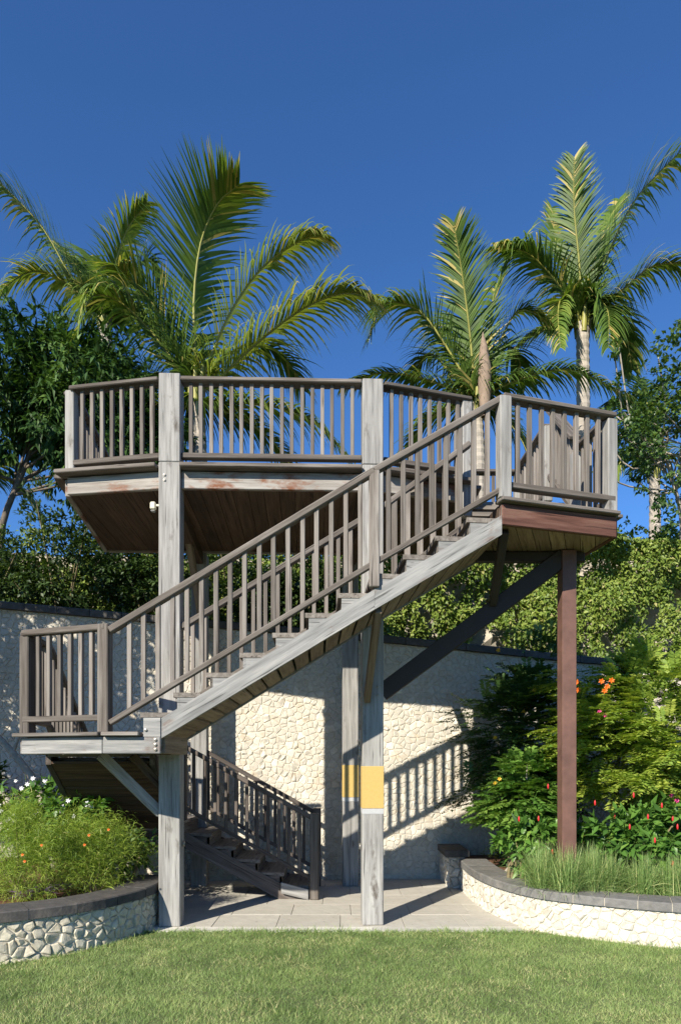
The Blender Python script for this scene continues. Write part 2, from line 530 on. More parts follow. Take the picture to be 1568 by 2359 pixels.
def stone_geo(poly, gap, depth, fn, base=0.0):
    """one cushion-shaped stone: outer ring sunk, mid ring, raised top; fn(s, z, d) -> world"""
    if area(poly) < 0: poly = poly[::-1]
    cx = sum(p[0] for p in poly) / len(poly); cy = sum(p[1] for p in poly) / len(poly)
    R = max(.01, math.sqrt(abs(area(poly)) / math.pi))
    n = len(poly)
    f0 = max(.5, 1 - gap / R); f1 = f0 * .86; f2 = f0 * .52
    V = []
    tx, ty = random.uniform(-.35, .35), random.uniform(-.35, .35)
    def put(p, f, d):
        s, z = cx + (p[0] - cx) * f, cy + (p[1] - cy) * f
        V.append(fn(s, z, d + (tx * (s - cx) + ty * (z - cy)) * (1 if d > .01 else 0)))
    for p in poly: put(p, f0, base)
    for p in poly: put(p, f1, depth * .75)
    for p in poly: put(p, f2, depth)
    Fc = [(k, (k + 1) % n, n + (k + 1) % n, n + k) for k in range(n)] + [(n + k, n + (k + 1) % n, 2 * n + (k + 1) % n, 2 * n + k) for k in range(n)]
    Fc.append(tuple(range(2 * n, 3 * n)))
    return V, Fc, (cx, cy)
def face_stones(parent, cells, fn, gap, depth, mat, maxn=300, rank=None, base=-.006):
    order = sorted(range(len(cells)), key=lambda k: -(rank(cells[k]) if rank else abs(area(cells[k]))))
    single = set(order[:maxn])
    JV, JF = [], []
    for k, c in enumerate(cells):
        V, Fc, cc = stone_geo(c, gap, depth * random.uniform(.6, 1.25), fn, base)
        if k in single:
            o = Vector((0, 0, 0))
            for v in V: o += Vector(v)
            o /= len(V)
            link('stone', mesh([Vector(v) - o for v in V], Fc, mat), parent, Matrix.Translation(o))
        else:
            b = len(JV); JV += V; JF += [tuple(i + b for i in f) for f in Fc]
    if JV:
        o = link('stone_facing', mesh(JV, JF, mat), parent, Matrix.Identity(4))
        o['kind'] = 'stuff'
def path_fn(pts):
    """polyline in plan -> (length, fn(s) -> point, outward normal (right-hand of travel))"""
    pts = catmull([(p[0], p[1], 0) for p in pts], 60)[:, :2]
    seg = np.linalg.norm(np.diff(pts, axis=0), axis=1)
    cum = np.concatenate([[0], np.cumsum(seg)])
    tan = unit(np.gradient(pts, axis=0))
    def ev(s):
        x = np.interp(s, cum, pts[:, 0]); y_ = np.interp(s, cum, pts[:, 1])
        tx = np.interp(s, cum, tan[:, 0]); ty = np.interp(s, cum, tan[:, 1])
        l = math.hypot(tx, ty)
        return x, y_, tx / l, ty / l
    return cum[-1], ev
def ribbon(name, ev, s0, s1, n, z0, z1, t0, t1, mat, parent, ztop=None, ch=0.0):
    """solid following the path, between offsets t0 < t1 along the outward normal and heights z0 < z1"""
    V, Fc = [], []
    for k in range(n + 1):
        s = s0 + (s1 - s0) * k / n
        x, y_, tx, ty = ev(s)
        nx, ny = ty, -tx
        zz = ztop(x) if ztop else z1
        zb = z0 if not callable(z0) else z0(x)
        for t, z in ((t0, zb), (t1, zb), (t1, zz - ch), (t1 - ch, zz), (t0, zz)):
            V.append((x + nx * t, y_ + ny * t, z))
    m = 5
    for k in range(n):
        for j in range(m):
            j2 = (j + 1) % m
            Fc.append((k * m + j, (k + 1) * m + j, (k + 1) * m + j2, k * m + j2))
    Fc += [tuple(range(m)), tuple(range(n * m, n * m + m))[::-1]]
    c = Vector((0, 0, 0))
    for v in V: c += Vector(v)
    c /= len(V)
    me = mesh([Vector(v) - c for v in V], Fc, mat)
    return link(name, me, parent, Matrix.Translation(c))

# back retaining wall, slightly curved, its top falls to the right
WALL = [(-9, 8.55), (-5, 8.9), (-1.64, 9.1), (1.03, 9.27), (4, 9.75), (9, 11.0)]
WL, WE = path_fn(WALL)
def wall_top(x):
    return float(np.interp(x, [-9, -4.4, -2.7, .57, 3.2, 9], [3.85, 3.60, 3.46, 3.21, 3.0, 2.75]))
wall = empty('retaining_wall', (0, 9.2, 0), label='tall cream limestone rubble wall with dark coping behind the stair tower', cat='wall', kind='thing')
ribbon('wall_core', WE, 0, WL, 60, -.1, 3, -.5, -.003, MORTAR, wall, ztop=wall_top)
def wall_pt(s, z, d):
    x, y_, tx, ty = WE(s)
    return (x + ty * d, y_ - tx * d, z)
S_OF_X = lambda X: float(np.interp(X, [WE(k * WL / 200)[0] for k in range(201)], [k * WL / 200 for k in range(201)]))
s_a, s_b = S_OF_X(-5.2), S_OF_X(4.6)
cells = [[(p[0] + s_a, p[1]) for p in c] for c in voronoi(s_b - s_a, 3.62, int((s_b - s_a) / .092), int(3.62 / .076))]
cl2 = []
for c in cells:
    xm = WE(sum(p[0] for p in c) / len(c))[0]
    h = wall_top(xm)
    c = clip(c, (0, 1), h)
    if len(c) >= 3 and abs(area(c)) > .0012: cl2.append(c)
def rank_wall(c):
    cx = sum(p[0] for p in c) / len(c); cz = sum(p[1] for p in c) / len(c)
    X = WE(cx)[0]
    vis = 3.0 if (-1.7 < X < 1.7 and .5 < cz < 2.6) else (1.5 if X < 1.7 else .3)
    return abs(area(c)) * vis
face_stones(wall, cl2, wall_pt, .0024, .009, LIME, 300, rank_wall)
n_c = 26
for k in range(n_c):
    s0, s1 = s_a - .6 + k * (s_b + 1 - s_a) / n_c, s_a - .6 + (k + 1) * (s_b + 1 - s_a) / n_c - .008
    ribbon('coping_stone', WE, s0, s1, 3, lambda x: wall_top(x) + .002, 0, -.5, .07, CAP, wall, ztop=lambda x: wall_top(x) + .095, ch=.012)

# planter walls
def planter(name, pts, label, x_cell, capmat, z_c0, z_c1, soil_pts, stone, capn, gap=.0026, dep=.010):
    L, ev = path_fn(pts)
    t = empty(name, (pts[0][0], pts[0][1], 0), label=label, cat='planter wall', kind='thing')
    ribbon('wall_core', ev, 0, L, 50, -.1, z_c0 - .002, -.26, -.003, MORTAR, t)
    cells = voronoi(L, z_c0 + .04, int(L / x_cell), max(2, int((z_c0 + .04) / (x_cell * .8))))
    cells = [[(p[0], p[1] - .04) for p in c] for c in cells]
    def fn(s, z, d):
        x, y_, tx, ty = ev(s)
        return (x + ty * d, y_ - tx * d, z)
    face_stones(t, cells, fn, gap, dep, stone, 300)
    for k in range(capn):
        s0, s1 = k * L / capn, (k + 1) * L / capn - .007
        j = random.uniform(-.004, .004)
        ribbon('coping_stone', ev, s0, s1, 3, z_c0 + .002, z_c1 + j, -.30, .035, capmat, t, ch=.01)
    ribbon('joint_mortar', ev, 0.002, L - .002, 50, z_c0 + .003, z_c1 - .008, -.292, .027, MORTAR, t)
    s = link('soil', mesh([(p[0], p[1], z_c1 - .08) for p in soil_pts], [list(range(len(soil_pts)))], SOIL), t)
    return L, ev, t
PR = [(1.50, 8.42), (1.50, 7.75), (1.57, 7.15), (1.74, 6.62), (2.05, 6.24), (2.9, 5.80), (4.2, 5.40), (6.5, 5.0)]
LR, ER, _ = planter('planter_wall', PR, 'low curved cream rubble planter wall under grass tufts right of the pavement', .088, CAP_GREY, .315, .395,
      [(1.56, 9.3), (1.56, 7.75), (1.70, 7.1), (1.95, 6.65), (2.3, 6.3), (3.2, 5.9), (4.4, 5.55), (7, 5.2), (7, 10.2)], LIME, 26)
PL = [(-6.5, 4.45), (-4.2, 4.85), (-2.95, 5.22), (-2.37, 5.56), (-2.06, 5.88), (-1.86, 6.30), (-1.80, 6.6), (-1.80, 7.1)]
LL, EL, _ = planter('planter_wall', PL, 'low curved rough limestone planter wall with dark coping left of the posts', .092, CAP, .335, .42,
      [(-7, 4.6), (-4.3, 5.05), (-3.05, 5.42), (-2.5, 5.75), (-2.2, 6.05), (-1.98, 6.45), (-1.92, 7.05), (-2.4, 7.3), (-3.2, 8.95), (-7, 8.75)], LIME_OLD, 16, .0036, .016)
# short end wall between right planter and retaining wall
tw = empty('low_wall', (1.48, 8.9, 0), label='short low wall with dark cap between the right planter and the tall wall', cat='wall', kind='thing')
LW, EW = path_fn([(1.36, 9.25), (1.36, 8.9), (1.36, 8.55)])
ribbon('wall_core', EW, 0, LW, 4, -.05, .40, -.20, -.01, MORTAR, tw)
def fn_lw(s, z, d):
    x, y_, tx, ty = EW(s); return (x + ty * d, y_ - tx * d, z)
face_stones(tw, voronoi(LW, .39, 6, 3), fn_lw, .006, .014, LIME)
LW2, EW2 = path_fn([(1.36, 8.54), (1.45, 8.54), (1.55, 8.54)])
face_stones(tw, voronoi(LW2, .39, 2, 3), lambda s, z, d: (1.36 + s, 8.54 - d, z), .006, .012, LIME)
board('coping_stone', (1.46, 8.5, .445), (1.46, 9.2, .445), .30, .085, CAP, tw)

# hillside terrace behind the wall and rough upper wall
ROCKL = [(-12, 10.6), (-5, 11.0), (0, 11.3), (4, 11.7), (12, 13.4)]
RL, RE = path_fn(ROCKL)
hv, hf = [], []
nx_, prof = 60, [(.45, 2.6, 0), (1.2, 3.0, 0), (2.25, 3.25, 0)]
for i in range(nx_ + 1):
    X = -14 + 28 * i / nx_
    yw = float(np.interp(X, [p[0] for p in WALL], [p[1] for p in WALL]))
    for dy, z, _ in prof: hv.append((X, yw + dy, min(z, wall_top(X) + .05 + dy * .08)))
for i in range(nx_):
    for j in range(len(prof) - 1):
        a = i * len(prof) + j
        hf.append((a, a + len(prof), a + len(prof) + 1, a + 1))
terr = link('terrace_ground', mesh(hv, hf, EARTH)); terr['kind'] = 'structure'
hv, hf = [], []
def rock_top(X): return float(np.interp(X, [-12, -5, 0, 3, 6, 12], [4.9, 4.9, 4.9, 5.0, 5.1, 5.2]))
for i in range(81):
    X = -14 + 28 * i / 80
    y0 = float(np.interp(X, [p[0] for p in ROCKL], [p[1] for p in ROCKL]))
    zt_ = rock_top(X)
    for dy, z in ((.15, zt_), (1.5, zt_ + .25), (6, zt_ + .6), (60, zt_ + 1.0), (60, -1)):
        hv.append((X * (1 + max(0, dy - 2) * .12), y0 + dy, z + (random.uniform(-.1, .1) if .2 < dy < 10 else 0)))
for i in range(80):
    for j in range(4):
        a = i * 5 + j
        hf.append((a, a + 5, a + 6, a + 1))
hill = link('hillside', mesh(hv, hf, EARTH)); hill['kind'] = 'structure'
upper = empty('rock_wall', (3, 11.6, 3.2), label='rough pale rock wall of the upper terrace showing through hanging vines', cat='wall', kind='thing')
rv, rf = [], []
ns, nz = 150, 18
for i in range(ns + 1):
    for j in range(nz + 1):
        s = RL * i / ns
        x, y_, tx, ty = RE(s)
        z = 2.6 + (rock_top(x) - 2.55) * j / nz
        d = .12 * math.sin(s * 5.1 + z * 3.3) * math.sin(z * 4.7 + s * 1.3) + random.uniform(-.06, .06)
        rv.append((x + ty * d, y_ - tx * d, z))
for i in range(ns):
    for j in range(nz):
        a = i * (nz + 1) + j
        rf.append((a, a + nz + 1, a + nz + 2, a + 1))
link('rock_face', mesh(rv, rf, ROCK), upper)

# ------------------------------------------------------------------ the timber stair tower
tower = empty('stair_tower', (-.7, 7.0, 0), label='weathered grey timber lookout tower with a raised deck, switchback stairs and baluster railings', cat='tower')
TR = rad(2.4)
A, B, C, D = (-1.645, 6.63), (.31, 6.69), (.125, 8.76), (-1.80, 8.72)
PZ = 5.335
for (x, y_), z1 in ((A, PZ), (B, PZ - .02)):
    post('post', x, y_, .012, 4.478, .205, WOOD_POST, tower, TR)
    post('post', x, y_, 4.481, z1, .203, WOOD_POST, tower, TR)
for x, y_ in (C, D):
    post('post', x, y_, .012, 4.245, .20, WOOD_POST, tower, TR)
def band(c, z0, z1, w, mat, name):
    post(name, c[0], c[1], z0, z1, w, mat, tower, TR, .004)
band(B, 1.145, 1.555, .213, YELLOW, 'yellow_band'); band(B, 1.09, 1.143, .211, WHITEB, 'pale_band')
band(C, 1.145, 1.555, .208, YELLOW, 'yellow_band'); band(C, 1.09, 1.143, .206, WHITEB, 'pale_band')
# small eye bolts
for p in ((B[0] - .12, B[1] - .03, .77), (A[0] + .12, A[1], .80)):
    V, Fc, _v = tube([Vector(p) + Vector((0, .025 * math.cos(a), .025 * math.sin(a))) for a in [k * math.pi / 5 for k in range(11)]], [.009] * 11, 6)
    link('eye_bolt', mesh(V, Fc, IRON, smooth=True), tower)
def railing_seg(parent, a, b, top=.86, bot=.11, gap=.115, tw=.14, th=.038, bw=.075, bh=.05, bal=.037, ends=(0.06, 0.06), mat_b=None, skip=lambda p: False, mat_r=None):
    """a, b: points on the floor or nosing line"""
    a, b = Vector(a), Vector(b)
    mat_r = mat_r or WOOD_RAIL
    board('top_rail', a + UP * (top - th / 2), b + UP * (top - th / 2), tw, th, mat_r, parent, ch=.008)
    board('bottom_rail', a + UP * bot, b + UP * bot, bw, bh, mat_r, parent, ch=.006)
    H = Vector((b.x - a.x, b.y - a.y, 0)); L = H.length
    n = max(1, round((L - ends[0] - ends[1]) / gap))
    slope = abs(b.z - a.z) / max(L, .01)
    hgt = (top - th) - (bot + bh / 2)
    for k in range(n):
        f = (ends[0] + (L - ends[0] - ends[1]) * (k + .5) / n) / L
        p = a.lerp(b, f)
        if skip(p): continue
        z0 = p.z + bot + bh / 2 * math.sqrt(1 + slope ** 2) - .004 - slope * bal / 2
        z1 = p.z + top - th / 2 - th / 2 * math.sqrt(1 + slope ** 2) + .004 + slope * bal / 2
        j = random.uniform(-.003, .003)
        h = round(z1 - z0, 3)
        rot = math.atan2(H.y, H.x) + random.uniform(-.03, .03)
        post('baluster', p.x + j, p.y, z0, z0 + h, bal, mat_b or WOOD_BAL, parent, rot, .004)

# ---- upper deck
P0, P1, P2, P3 = (-2.70, 6.76), (-1.66, 6.60), (.32, 6.67), (1.29, 6.97)
P5, P4 = (-2.95, 8.58), (1.31, 8.75)
Q1, Q2, Q3 = (1.31, 7.45), (2.32, 7.45), (2.30, 8.74)
DZ = 4.46
deck = empty('deck', (-.7, 7.6, DZ), tower)
main_poly = [P0, P1, P2, P3, P4, P5]
def offset_front(poly, d):
    return [(p[0], p[1] - d) if p[1] < 7.2 else p for p in poly]
soff = [(-2.72, 6.79), (-1.66, 6.63), (.32, 6.70), (1.29, 7.0), (1.31, 8.72), (-2.93, 8.55)]
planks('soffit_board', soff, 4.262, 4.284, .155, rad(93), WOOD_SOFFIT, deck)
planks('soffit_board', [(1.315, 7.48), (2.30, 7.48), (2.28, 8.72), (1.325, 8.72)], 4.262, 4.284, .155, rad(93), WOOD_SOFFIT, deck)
planks('floor_board', soff, 4.405, DZ - .003, .14, rad(2), WOOD_DECK, deck)
planks('floor_board', [(1.315, 7.48), (2.30, 7.48), (2.28, 8.72), (1.325, 8.72)], 4.405, DZ - .003, .14, rad(2), WOOD_DECK, deck)
def edge(a, b, ext0=0, ext1=0, fas=WOOD_FASCIA, z0=4.245, z1=4.392, nose=.09, zt=DZ, t=.05):
    z1 = z1 + .02
    a, b = Vector((*a, 0)), Vector((*b, 0))
    u = (b - a).normalized()
    out = Vector((u.y, -u.x, 0))
    a2, b2 = a - u * ext0, b + u * ext1
    board('fascia_board', a + out * .0 + UP * (z0 + z1) / 2, b + UP * (z0 + z1) / 2, t, z1 - z0, fas, deck)
    board('edge_board', a2 + out * .035 + UP * (zt - .021), b2 + out * .035 + UP * (zt - .021), .20, .038, WOOD_RAIL, deck)
pA0 = (A[0] - .105, 6.615); pA1 = (A[0] + .105, 6.61); pB0 = (B[0] - .105, 6.665); pB1 = (B[0] + .105, 6.70)
edge(P0, pA0, .08, 0); edge(pA1, pB0, 0, 0); edge(pB1, P3, 0, .02)
edge((-2.96, 8.6), (P0[0] - .02, P0[1] + .03), 0, .0); edge(P4, (1.31, 8.75), 0, 0) if False else None
edge((2.3, 8.77), (-2.93, 8.60))
edge((1.32, 7.03), (1.32, 7.44)); edge((2.335, 7.5), (2.315, 8.74))
board('fascia_board', (1.36, 7.46, 4.318), (2.31, 7.46, 4.318), .045, .147, WOOD_FASCIA, deck)
# joists under the floor
for k in range(7):
    x = -2.4 + k * .6
    board('joist', (x, 6.9, 4.342), (x, 8.5, 4.342), .05, .112, WOOD_SOFFIT, deck)
drail = empty('railing', (-.7, 7.0, DZ), tower)
z = DZ
def V3(p, zz): return Vector((p[0], p[1], zz))
post('newel_post', P0[0] + .02, P0[1] + .03, DZ, DZ + .83, .095, WOOD_POST, drail, rad(-10))
post('newel_post', P3[0] - .01, P3[1], 4.10, DZ + .84, .105, WOOD_POST, drail, rad(15))
kw = dict(top=.855, bot=.105, gap=.1)
railing_seg(drail, V3((P0[0] + .03, P0[1] + .02), z), V3(pA0, z), ends=(.06, .03), **kw)
railing_seg(drail, V3(pA1, z), V3(pB0, z), ends=(.04, .04), **kw)
railing_seg(drail, V3(pB1, z), V3((P3[0] + .03, P3[1] + .01), z), ends=(.04, .08), **kw)
railing_seg(drail, V3((P0[0], P0[1] + .06), z), V3((P5[0] + .05, P5[1] - .02), z), **kw)
railing_seg(drail, V3((P5[0] + .05, P5[1] - .02), z), V3((2.26, 8.7), z), **kw)
railing_seg(drail, V3((2.27, 8.68), z), V3((2.29, 7.47), z), **kw)
railing_seg(drail, V3((1.29, 7.04), z), V3((1.30, 7.42), z), **kw)
for p in ((P5[0] + .06, P5[1] - .03), (2.26, 8.7), (2.28, 7.5), (1.29, 7.45)):
    post('newel_post', p[0], p[1], DZ, DZ + .83, .09, WOOD_POST, drail, 0)
# braces under the deck from the posts
board('brace', (D[0] + .05, D[1] - .12, 3.35), (D[0] + .05, D[1] - .95, 4.24), .07, .10, WOOD_SOFFIT_PALE, tower)
board('brace', (C[0], C[1] - .12, 3.35), (C[0], C[1] - .95, 4.24), .07, .10, WOOD_SOFFIT, tower)
board('brace', (B[0], B[1] + .12, 3.35), (B[0] - .05, B[1] + .95, 4.24), .07, .10, WOOD_SOFFIT, tower)
# cross beams between posts
board('beam', (A[0], A[1] + .105, 4.18), (D[0], D[1] - .10, 4.18), .12, .15, WOOD_SOFFIT, tower)
board('beam', (B[0], B[1] + .105, 4.18), (C[0], C[1] - .10, 4.18), .12, .15, WOOD_SOFFIT, tower)

# ---- main flight from middle landing up to upper landing (plan bends after tread 7)
def flight_pts(front, back, n_tread, i):
    """plan points on the front and back polylines at tread edge i"""
    def ev(pl, f):
        d = [0]
        for k in range(len(pl) - 1): d.append(d[-1] + math.hypot(pl[k + 1][0] - pl[k][0], pl[k + 1][1] - pl[k][1]))
        s = f * d[-1]
        for k in range(len(pl) - 1):
            if s <= d[k + 1] + 1e-9:
                u = (s - d[k]) / (d[k + 1] - d[k])
                return Vector((pl[k][0] + u * (pl[k + 1][0] - pl[k][0]), pl[k][1] + u * (pl[k + 1][1] - pl[k][1]), 0))
        return Vector((*pl[-1], 0))
    return ev(front, i / n_tread), ev(back, i / n_tread)
def solid(name, quad_lo, quad_hi, mat, parent, xdir=None):
    """8-corner solid; local frame along xdir"""
    c = sum((Vector(p) for p in list(quad_lo) + list(quad_hi)), Vector()) / 8
    xd = (Vector(xdir) if xdir is not None else Vector((1, 0, 0))).normalized()
    yd = UP.cross(xd)
    if yd.length < .01: yd = Vector((0, 1, 0))
    yd.normalize(); zd = xd.cross(yd)
    R = Matrix((xd, yd, zd)).transposed()
    Ri = R.inverted()
    vs = [Ri @ (Vector(p) - c) for p in list(quad_lo) + list(quad_hi)]
    fs = [(3, 2, 1, 0), (4, 5, 6, 7)] + [(i, (i + 1) % 4, 4 + (i + 1) % 4, 4 + i) for i in range(4)]
    M = R.to_4x4(); M.translation = c
    return link(name, mesh(vs, fs, mat), parent, M)
def stringer(parent, a, b, thick, up_off, lo_off, mat, plumb=(True, True), name='stringer'):
    """board whose upper and lower edges run parallel to a->b, plumb-cut ends; a, b at nosing line"""
    a, b = Vector(a), Vector(b)
    h = Vector((b.x - a.x, b.y - a.y, 0)).normalized()
    o = Vector((h.y, -h.x, 0)) * thick / 2
    lo = [a + o + UP * lo_off, b + o + UP * lo_off, b - o + UP * lo_off, a - o + UP * lo_off]
    hi = [a + o + UP * up_off, b + o + UP * up_off, b - o + UP * up_off, a - o + UP * up_off]
    return solid(name, lo, hi, mat, parent, b - a)
def wedge(parent, p, q, zq, thick, mat):
    """triangular step block on the stringer: p lower nosing corner line point, q next"""
    h = Vector((q.x - p.x, q.y - p.y, 0)).normalized()
    o = Vector((h.y, -h.x, 0)) * thick / 2
    pts = [p, q, Vector((p.x, p.y, zq))]
    vs = [v + o for v in pts] + [v - o for v in pts]
    c = sum(vs, Vector()) / 6
    return link('step_block', mesh([v - c for v in vs], [(0, 1, 2), (5, 4, 3), (0, 3, 4, 1), (1, 4, 5, 2), (2, 5, 3, 0)], mat), parent, Matrix.Translation(c))
def flight(name, front, back, z0, n_riser, rise, bends, mats, soffit=True, lo=.30, up=.135, side_in=.0):
    """stairs going up from z0 along the polylines"""
    mt_str, mt_tread, mt_soff = mats
    n_t = n_riser - 1
    fl = empty(name, (front[0][0], front[0][1], z0), tower)
    ed = [flight_pts(front, back, n_t, i) for i in range(n_t + 1)]
    for i in range(n_t):
        (f0, b0), (f1, b1) = ed[i], ed[i + 1]
        zt_ = z0 + (i + 1) * rise
        d = (f1 - f0).normalized()
        f0n, b0n = f0 - d * .03, b0 - d * .03
        w = (b0 - f0).normalized()
        ov = -.006
        lo4 = [f0n + w * ov, f1 + w * ov, b1, b0n]
        solid('tread', [p + UP * (zt_ - .040) for p in lo4], [p + UP * zt_ for p in lo4], mt_tread, fl, w)
        r4 = [f0 + w * .0, f0 + d * .022 + w * .0, b0 + d * .022, b0]
        solid('riser', [p + UP * (zt_ - rise + .001) for p in r4], [p + UP * (zt_ - .046) for p in r4], mt_tread, fl, w)
        # step blocks on both stringers
        for s, off in ((f0, w * .018), (b0, -w * .018)):
            e = (f1 if s is f0 else b1) + off
            s_ = s + off
            wedge(fl, Vector((s_.x, s_.y, zt_ - rise + .02)), Vector((e.x, e.y, zt_ - .02 + .0)), zt_ - .041, .036, mt_str)
    f0, b0 = ed[n_t]
    d = (ed[n_t][0] - ed[n_t - 1][0]).normalized(); w = (b0 - f0).normalized()
    r4 = [f0, f0 + d * .022, b0 + d * .022, b0]
    zt_ = z0 + n_riser * rise
    solid('riser', [p + UP * (zt_ - rise + .001) for p in r4], [p + UP * (zt_ - .046) for p in r4], mt_tread, fl, w)
    for (i0, i1) in bends:
        for side in (0, 1):
            a = ed[i0][side] + UP * (z0 + (i0 + 1) * rise); b = ed[i1][side] + UP * (z0 + (i1 + 1) * rise)
            w = (ed[i0][1] - ed[i0][0]).normalized()
            off = (w if side == 0 else -w) * .012
            stringer(fl, a + off, b + off, .05, -up, -lo, mt_str)
        if soffit:
            m = max(2, round((ed[i1][0] - ed[i0][0]).length / .135))
            for k in range(m):
                u0, u1 = k / m + .006, (k + 1) / m - .006
                pf0 = ed[i0][0].lerp(ed[i1][0], u0); pf1 = ed[i0][0].lerp(ed[i1][0], u1)
                pb0 = ed[i0][1].lerp(ed[i1][1], u0); pb1 = ed[i0][1].lerp(ed[i1][1], u1)
                za = z0 + (i0 + 1 + (i1 - i0) * u0) * rise; zb = z0 + (i0 + 1 + (i1 - i0) * u1) * rise
                w = (pb0 - pf0).normalized() * .042
                top = -lo + .035
                j = random.uniform(-.002, .002)
                q = [(pf0 + w, za), (pf1 + w, zb), (pb1 - w, zb), (pb0 - w, za)]
                solid('soffit_board', [p + UP * (zz + top - .022 + j) for p, zz in q], [p + UP * (zz + top + j) for p, zz in q], mt_soff, fl, w)
    return fl, ed
MZ, RISE, NR = 1.84, .165, 12
UZ = MZ + RISE * NR
Fa, Fb, Fc_ = (-1.62, 5.62), (.277, 5.64), (1.36, 5.76)
Ba, Bb, Bc = (-1.62, 6.50), (.277, 6.50), (1.30, 6.62)
mf, ed = flight('stair_flight', [Fa, Fb, Fc_], [Ba, Bb, Bc], MZ, NR, RISE, [(0, 7), (7, 11)], (WOOD_STR, WOOD_TREAD, WOOD_SOFFIT_PALE))
mrail = empty('railing', (-.2, 5.65, MZ), tower)
def nose(i, side, off=0):
    p = ed[i][side].copy()
    w = (ed[i][1] - ed[i][0]).normalized() * off
    return p + (w if side == 0 else -w) + UP * (MZ + (i + 1) * RISE)
N0, N1, N2 = nose(0, 0, .0), nose(7, 0, .0), nose(11, 0, .0)
kwf = dict(top=.875, bot=.085, gap=.118, tw=.085, th=.055, bw=.06, bh=.045, bal=.038)
sl_ = (N1.z - N0.z) / (N1.x - N0.x)
NW0 = Vector((-1.955, 5.655, MZ))
N0x = Vector((-1.90, 5.62, N0.z + (-1.90 - N0.x) * sl_))
railing_seg(mrail, N0x, N1, ends=(.10, .06), **kwf)
railing_seg(mrail, N1, N2, ends=(.06, .06), **kwf)
post('newel_post', NW0.x, NW0.y, MZ, MZ + .90, .095, WOOD_RAIL, mrail, rad(-10))
post('newel_post', N1.x, N1.y, N1.z - .12, N1.z + .845, .085, WOOD_BAL, mrail, 0)
post('newel_post', N2.x + .02, N2.y, UZ, UZ + .86, .105, WOOD_POST, mrail, rad(12))
# rear rail of the main flight, fixed between the tall posts
ry = 6.60
def rearp(x): return Vector((x, ry + (x - A[0]) * .03, MZ + RISE + (x - Ba[0]) * (RISE * 7 / 1.897)))
railing_seg(mrail, rearp(-1.54), rearp(.205), ends=(.05, .05), **kwf)
railing_seg(mrail, rearp(.415), Vector((1.27, 6.70, UZ + .06)), ends=(.05, .05), **{**kwf, 'bal': .055})

# ---- middle landing
ml = empty('landing', (-2.2, 6.0, MZ), tower)
M_fl, M_fb, M_fr, M_br, M_bl = (-2.76, 5.92), (-1.96, 5.635), (-1.48, 5.62), (-1.60, 6.52), (-2.88, 6.66)
mp = [(-2.74, 5.95), (-1.955, 5.665), (-1.63, 5.65), (-1.63, 6.50), (-2.85, 6.63)]
planks('floor_board', mp, MZ - .035, MZ, .14, rad(0), WOOD_DECK, ml)
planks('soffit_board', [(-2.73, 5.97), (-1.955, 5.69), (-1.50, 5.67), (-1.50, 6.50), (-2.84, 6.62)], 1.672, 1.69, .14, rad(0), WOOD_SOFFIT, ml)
def lfascia(a, b, z0, z1, mat, par, ext=0, t=.045, nz=None, nose_ext=0):
    a, b = Vector((*a, 0)), Vector((*b, 0))
    u = (b - a).normalized()
    board('fascia_board', a - u * ext + UP * (z0 + z1) / 2, b + u * ext + UP * (z0 + z1) / 2, t, z1 - z0, mat, par)
    if nz:
        out = Vector((u.y, -u.x, 0))
        board('edge_board', a - u * nose_ext + out * .015 + UP * (nz - .015), b + out * .015 + UP * (nz - .015), .13, .032, WOOD_BAL, par)
lfascia(M_fl, M_fb, 1.665, 1.805, WOOD_STR, ml, 0, nz=MZ + .003, nose_ext=.05)
lfascia(M_fb, M_fr, 1.665, 1.803, WOOD_STR, ml, 0)
lfascia((-1.955, 5.635), (-1.635, 5.625), 1.804, 1.805, WOOD_STR, ml) if False else None
board('edge_board', (-1.955, 5.62, MZ - .012), (-1.645, 5.608, MZ - .012), .13, .032, WOOD_BAL, ml)
# box end of the stringer beside the first step
solid('stringer_end', [(-1.62, 5.598, 1.8045), (-1.481, 5.597, 1.8045), (-1.481, 5.643, 1.8045), (-1.62, 5.643, 1.8045)],
      [(-1.62, 5.598, 1.96), (-1.481, 5.597, 1.96), (-1.481, 5.643, 1.96), (-1.62, 5.643, 1.96)], WOOD_STR, ml)
lfascia((M_bl[0], M_bl[1]), M_fl, 1.665, 1.805, WOOD_STR, ml)
lfascia((-1.48, 5.66), (-1.48, 6.50), 1.665, 1.90, WOOD_SOFFIT_PALE, ml)
lfascia((-1.62, 6.53), (-1.85, 6.54), 1.665, 1.805, WOOD_SOFFIT, ml)
lrail = empty('railing', (-2.4, 5.8, MZ), tower)
kwl = dict(top=.90, bot=.125, gap=.115, tw=.095, th=.05, bw=.07, bh=.05, bal=.037)
post('newel_post', -2.73, 5.945, MZ, MZ + .85, .10, WOOD_RAIL, lrail, rad(-20))
railing_seg(lrail, (-2.75, 5.93, MZ), (-1.93, 5.645, MZ), ends=(.10, .10), **kwl)
railing_seg(lrail, (-2.76, 5.97, MZ), (-2.86, 6.66, MZ), ends=(.08, .05), **kwl)
board('brace', (A[0] - .10, 6.60, 1.10), (-2.22, 6.30, 1.665), .07, .095, WOOD_POST, tower)
board('brace', (A[0] - .02, 6.70, 1.25), (A[0] - .35, 6.52, 1.66), .06, .08, WOOD_SOFFIT, tower)
def bolt(x, y_, z_, r=.013):
    V, Fc, _ = tube([(x, y_ + .01, z_), (x, y_ - .006, z_)], [r, r], 8)
    V = np.vstack([V, [[x, y_ - .009, z_]]]); k = len(V) - 1
    F2 = [tuple(int(i) for i in f) for f in Fc] + [(8 + (i + 1) % 8, 8 + i, k) for i in range(8)]
    c = Vector((x, y_, z_))
    link('bolt', mesh([Vector(v) - c for v in V], F2, IRON), tower, Matrix.Translation(c))
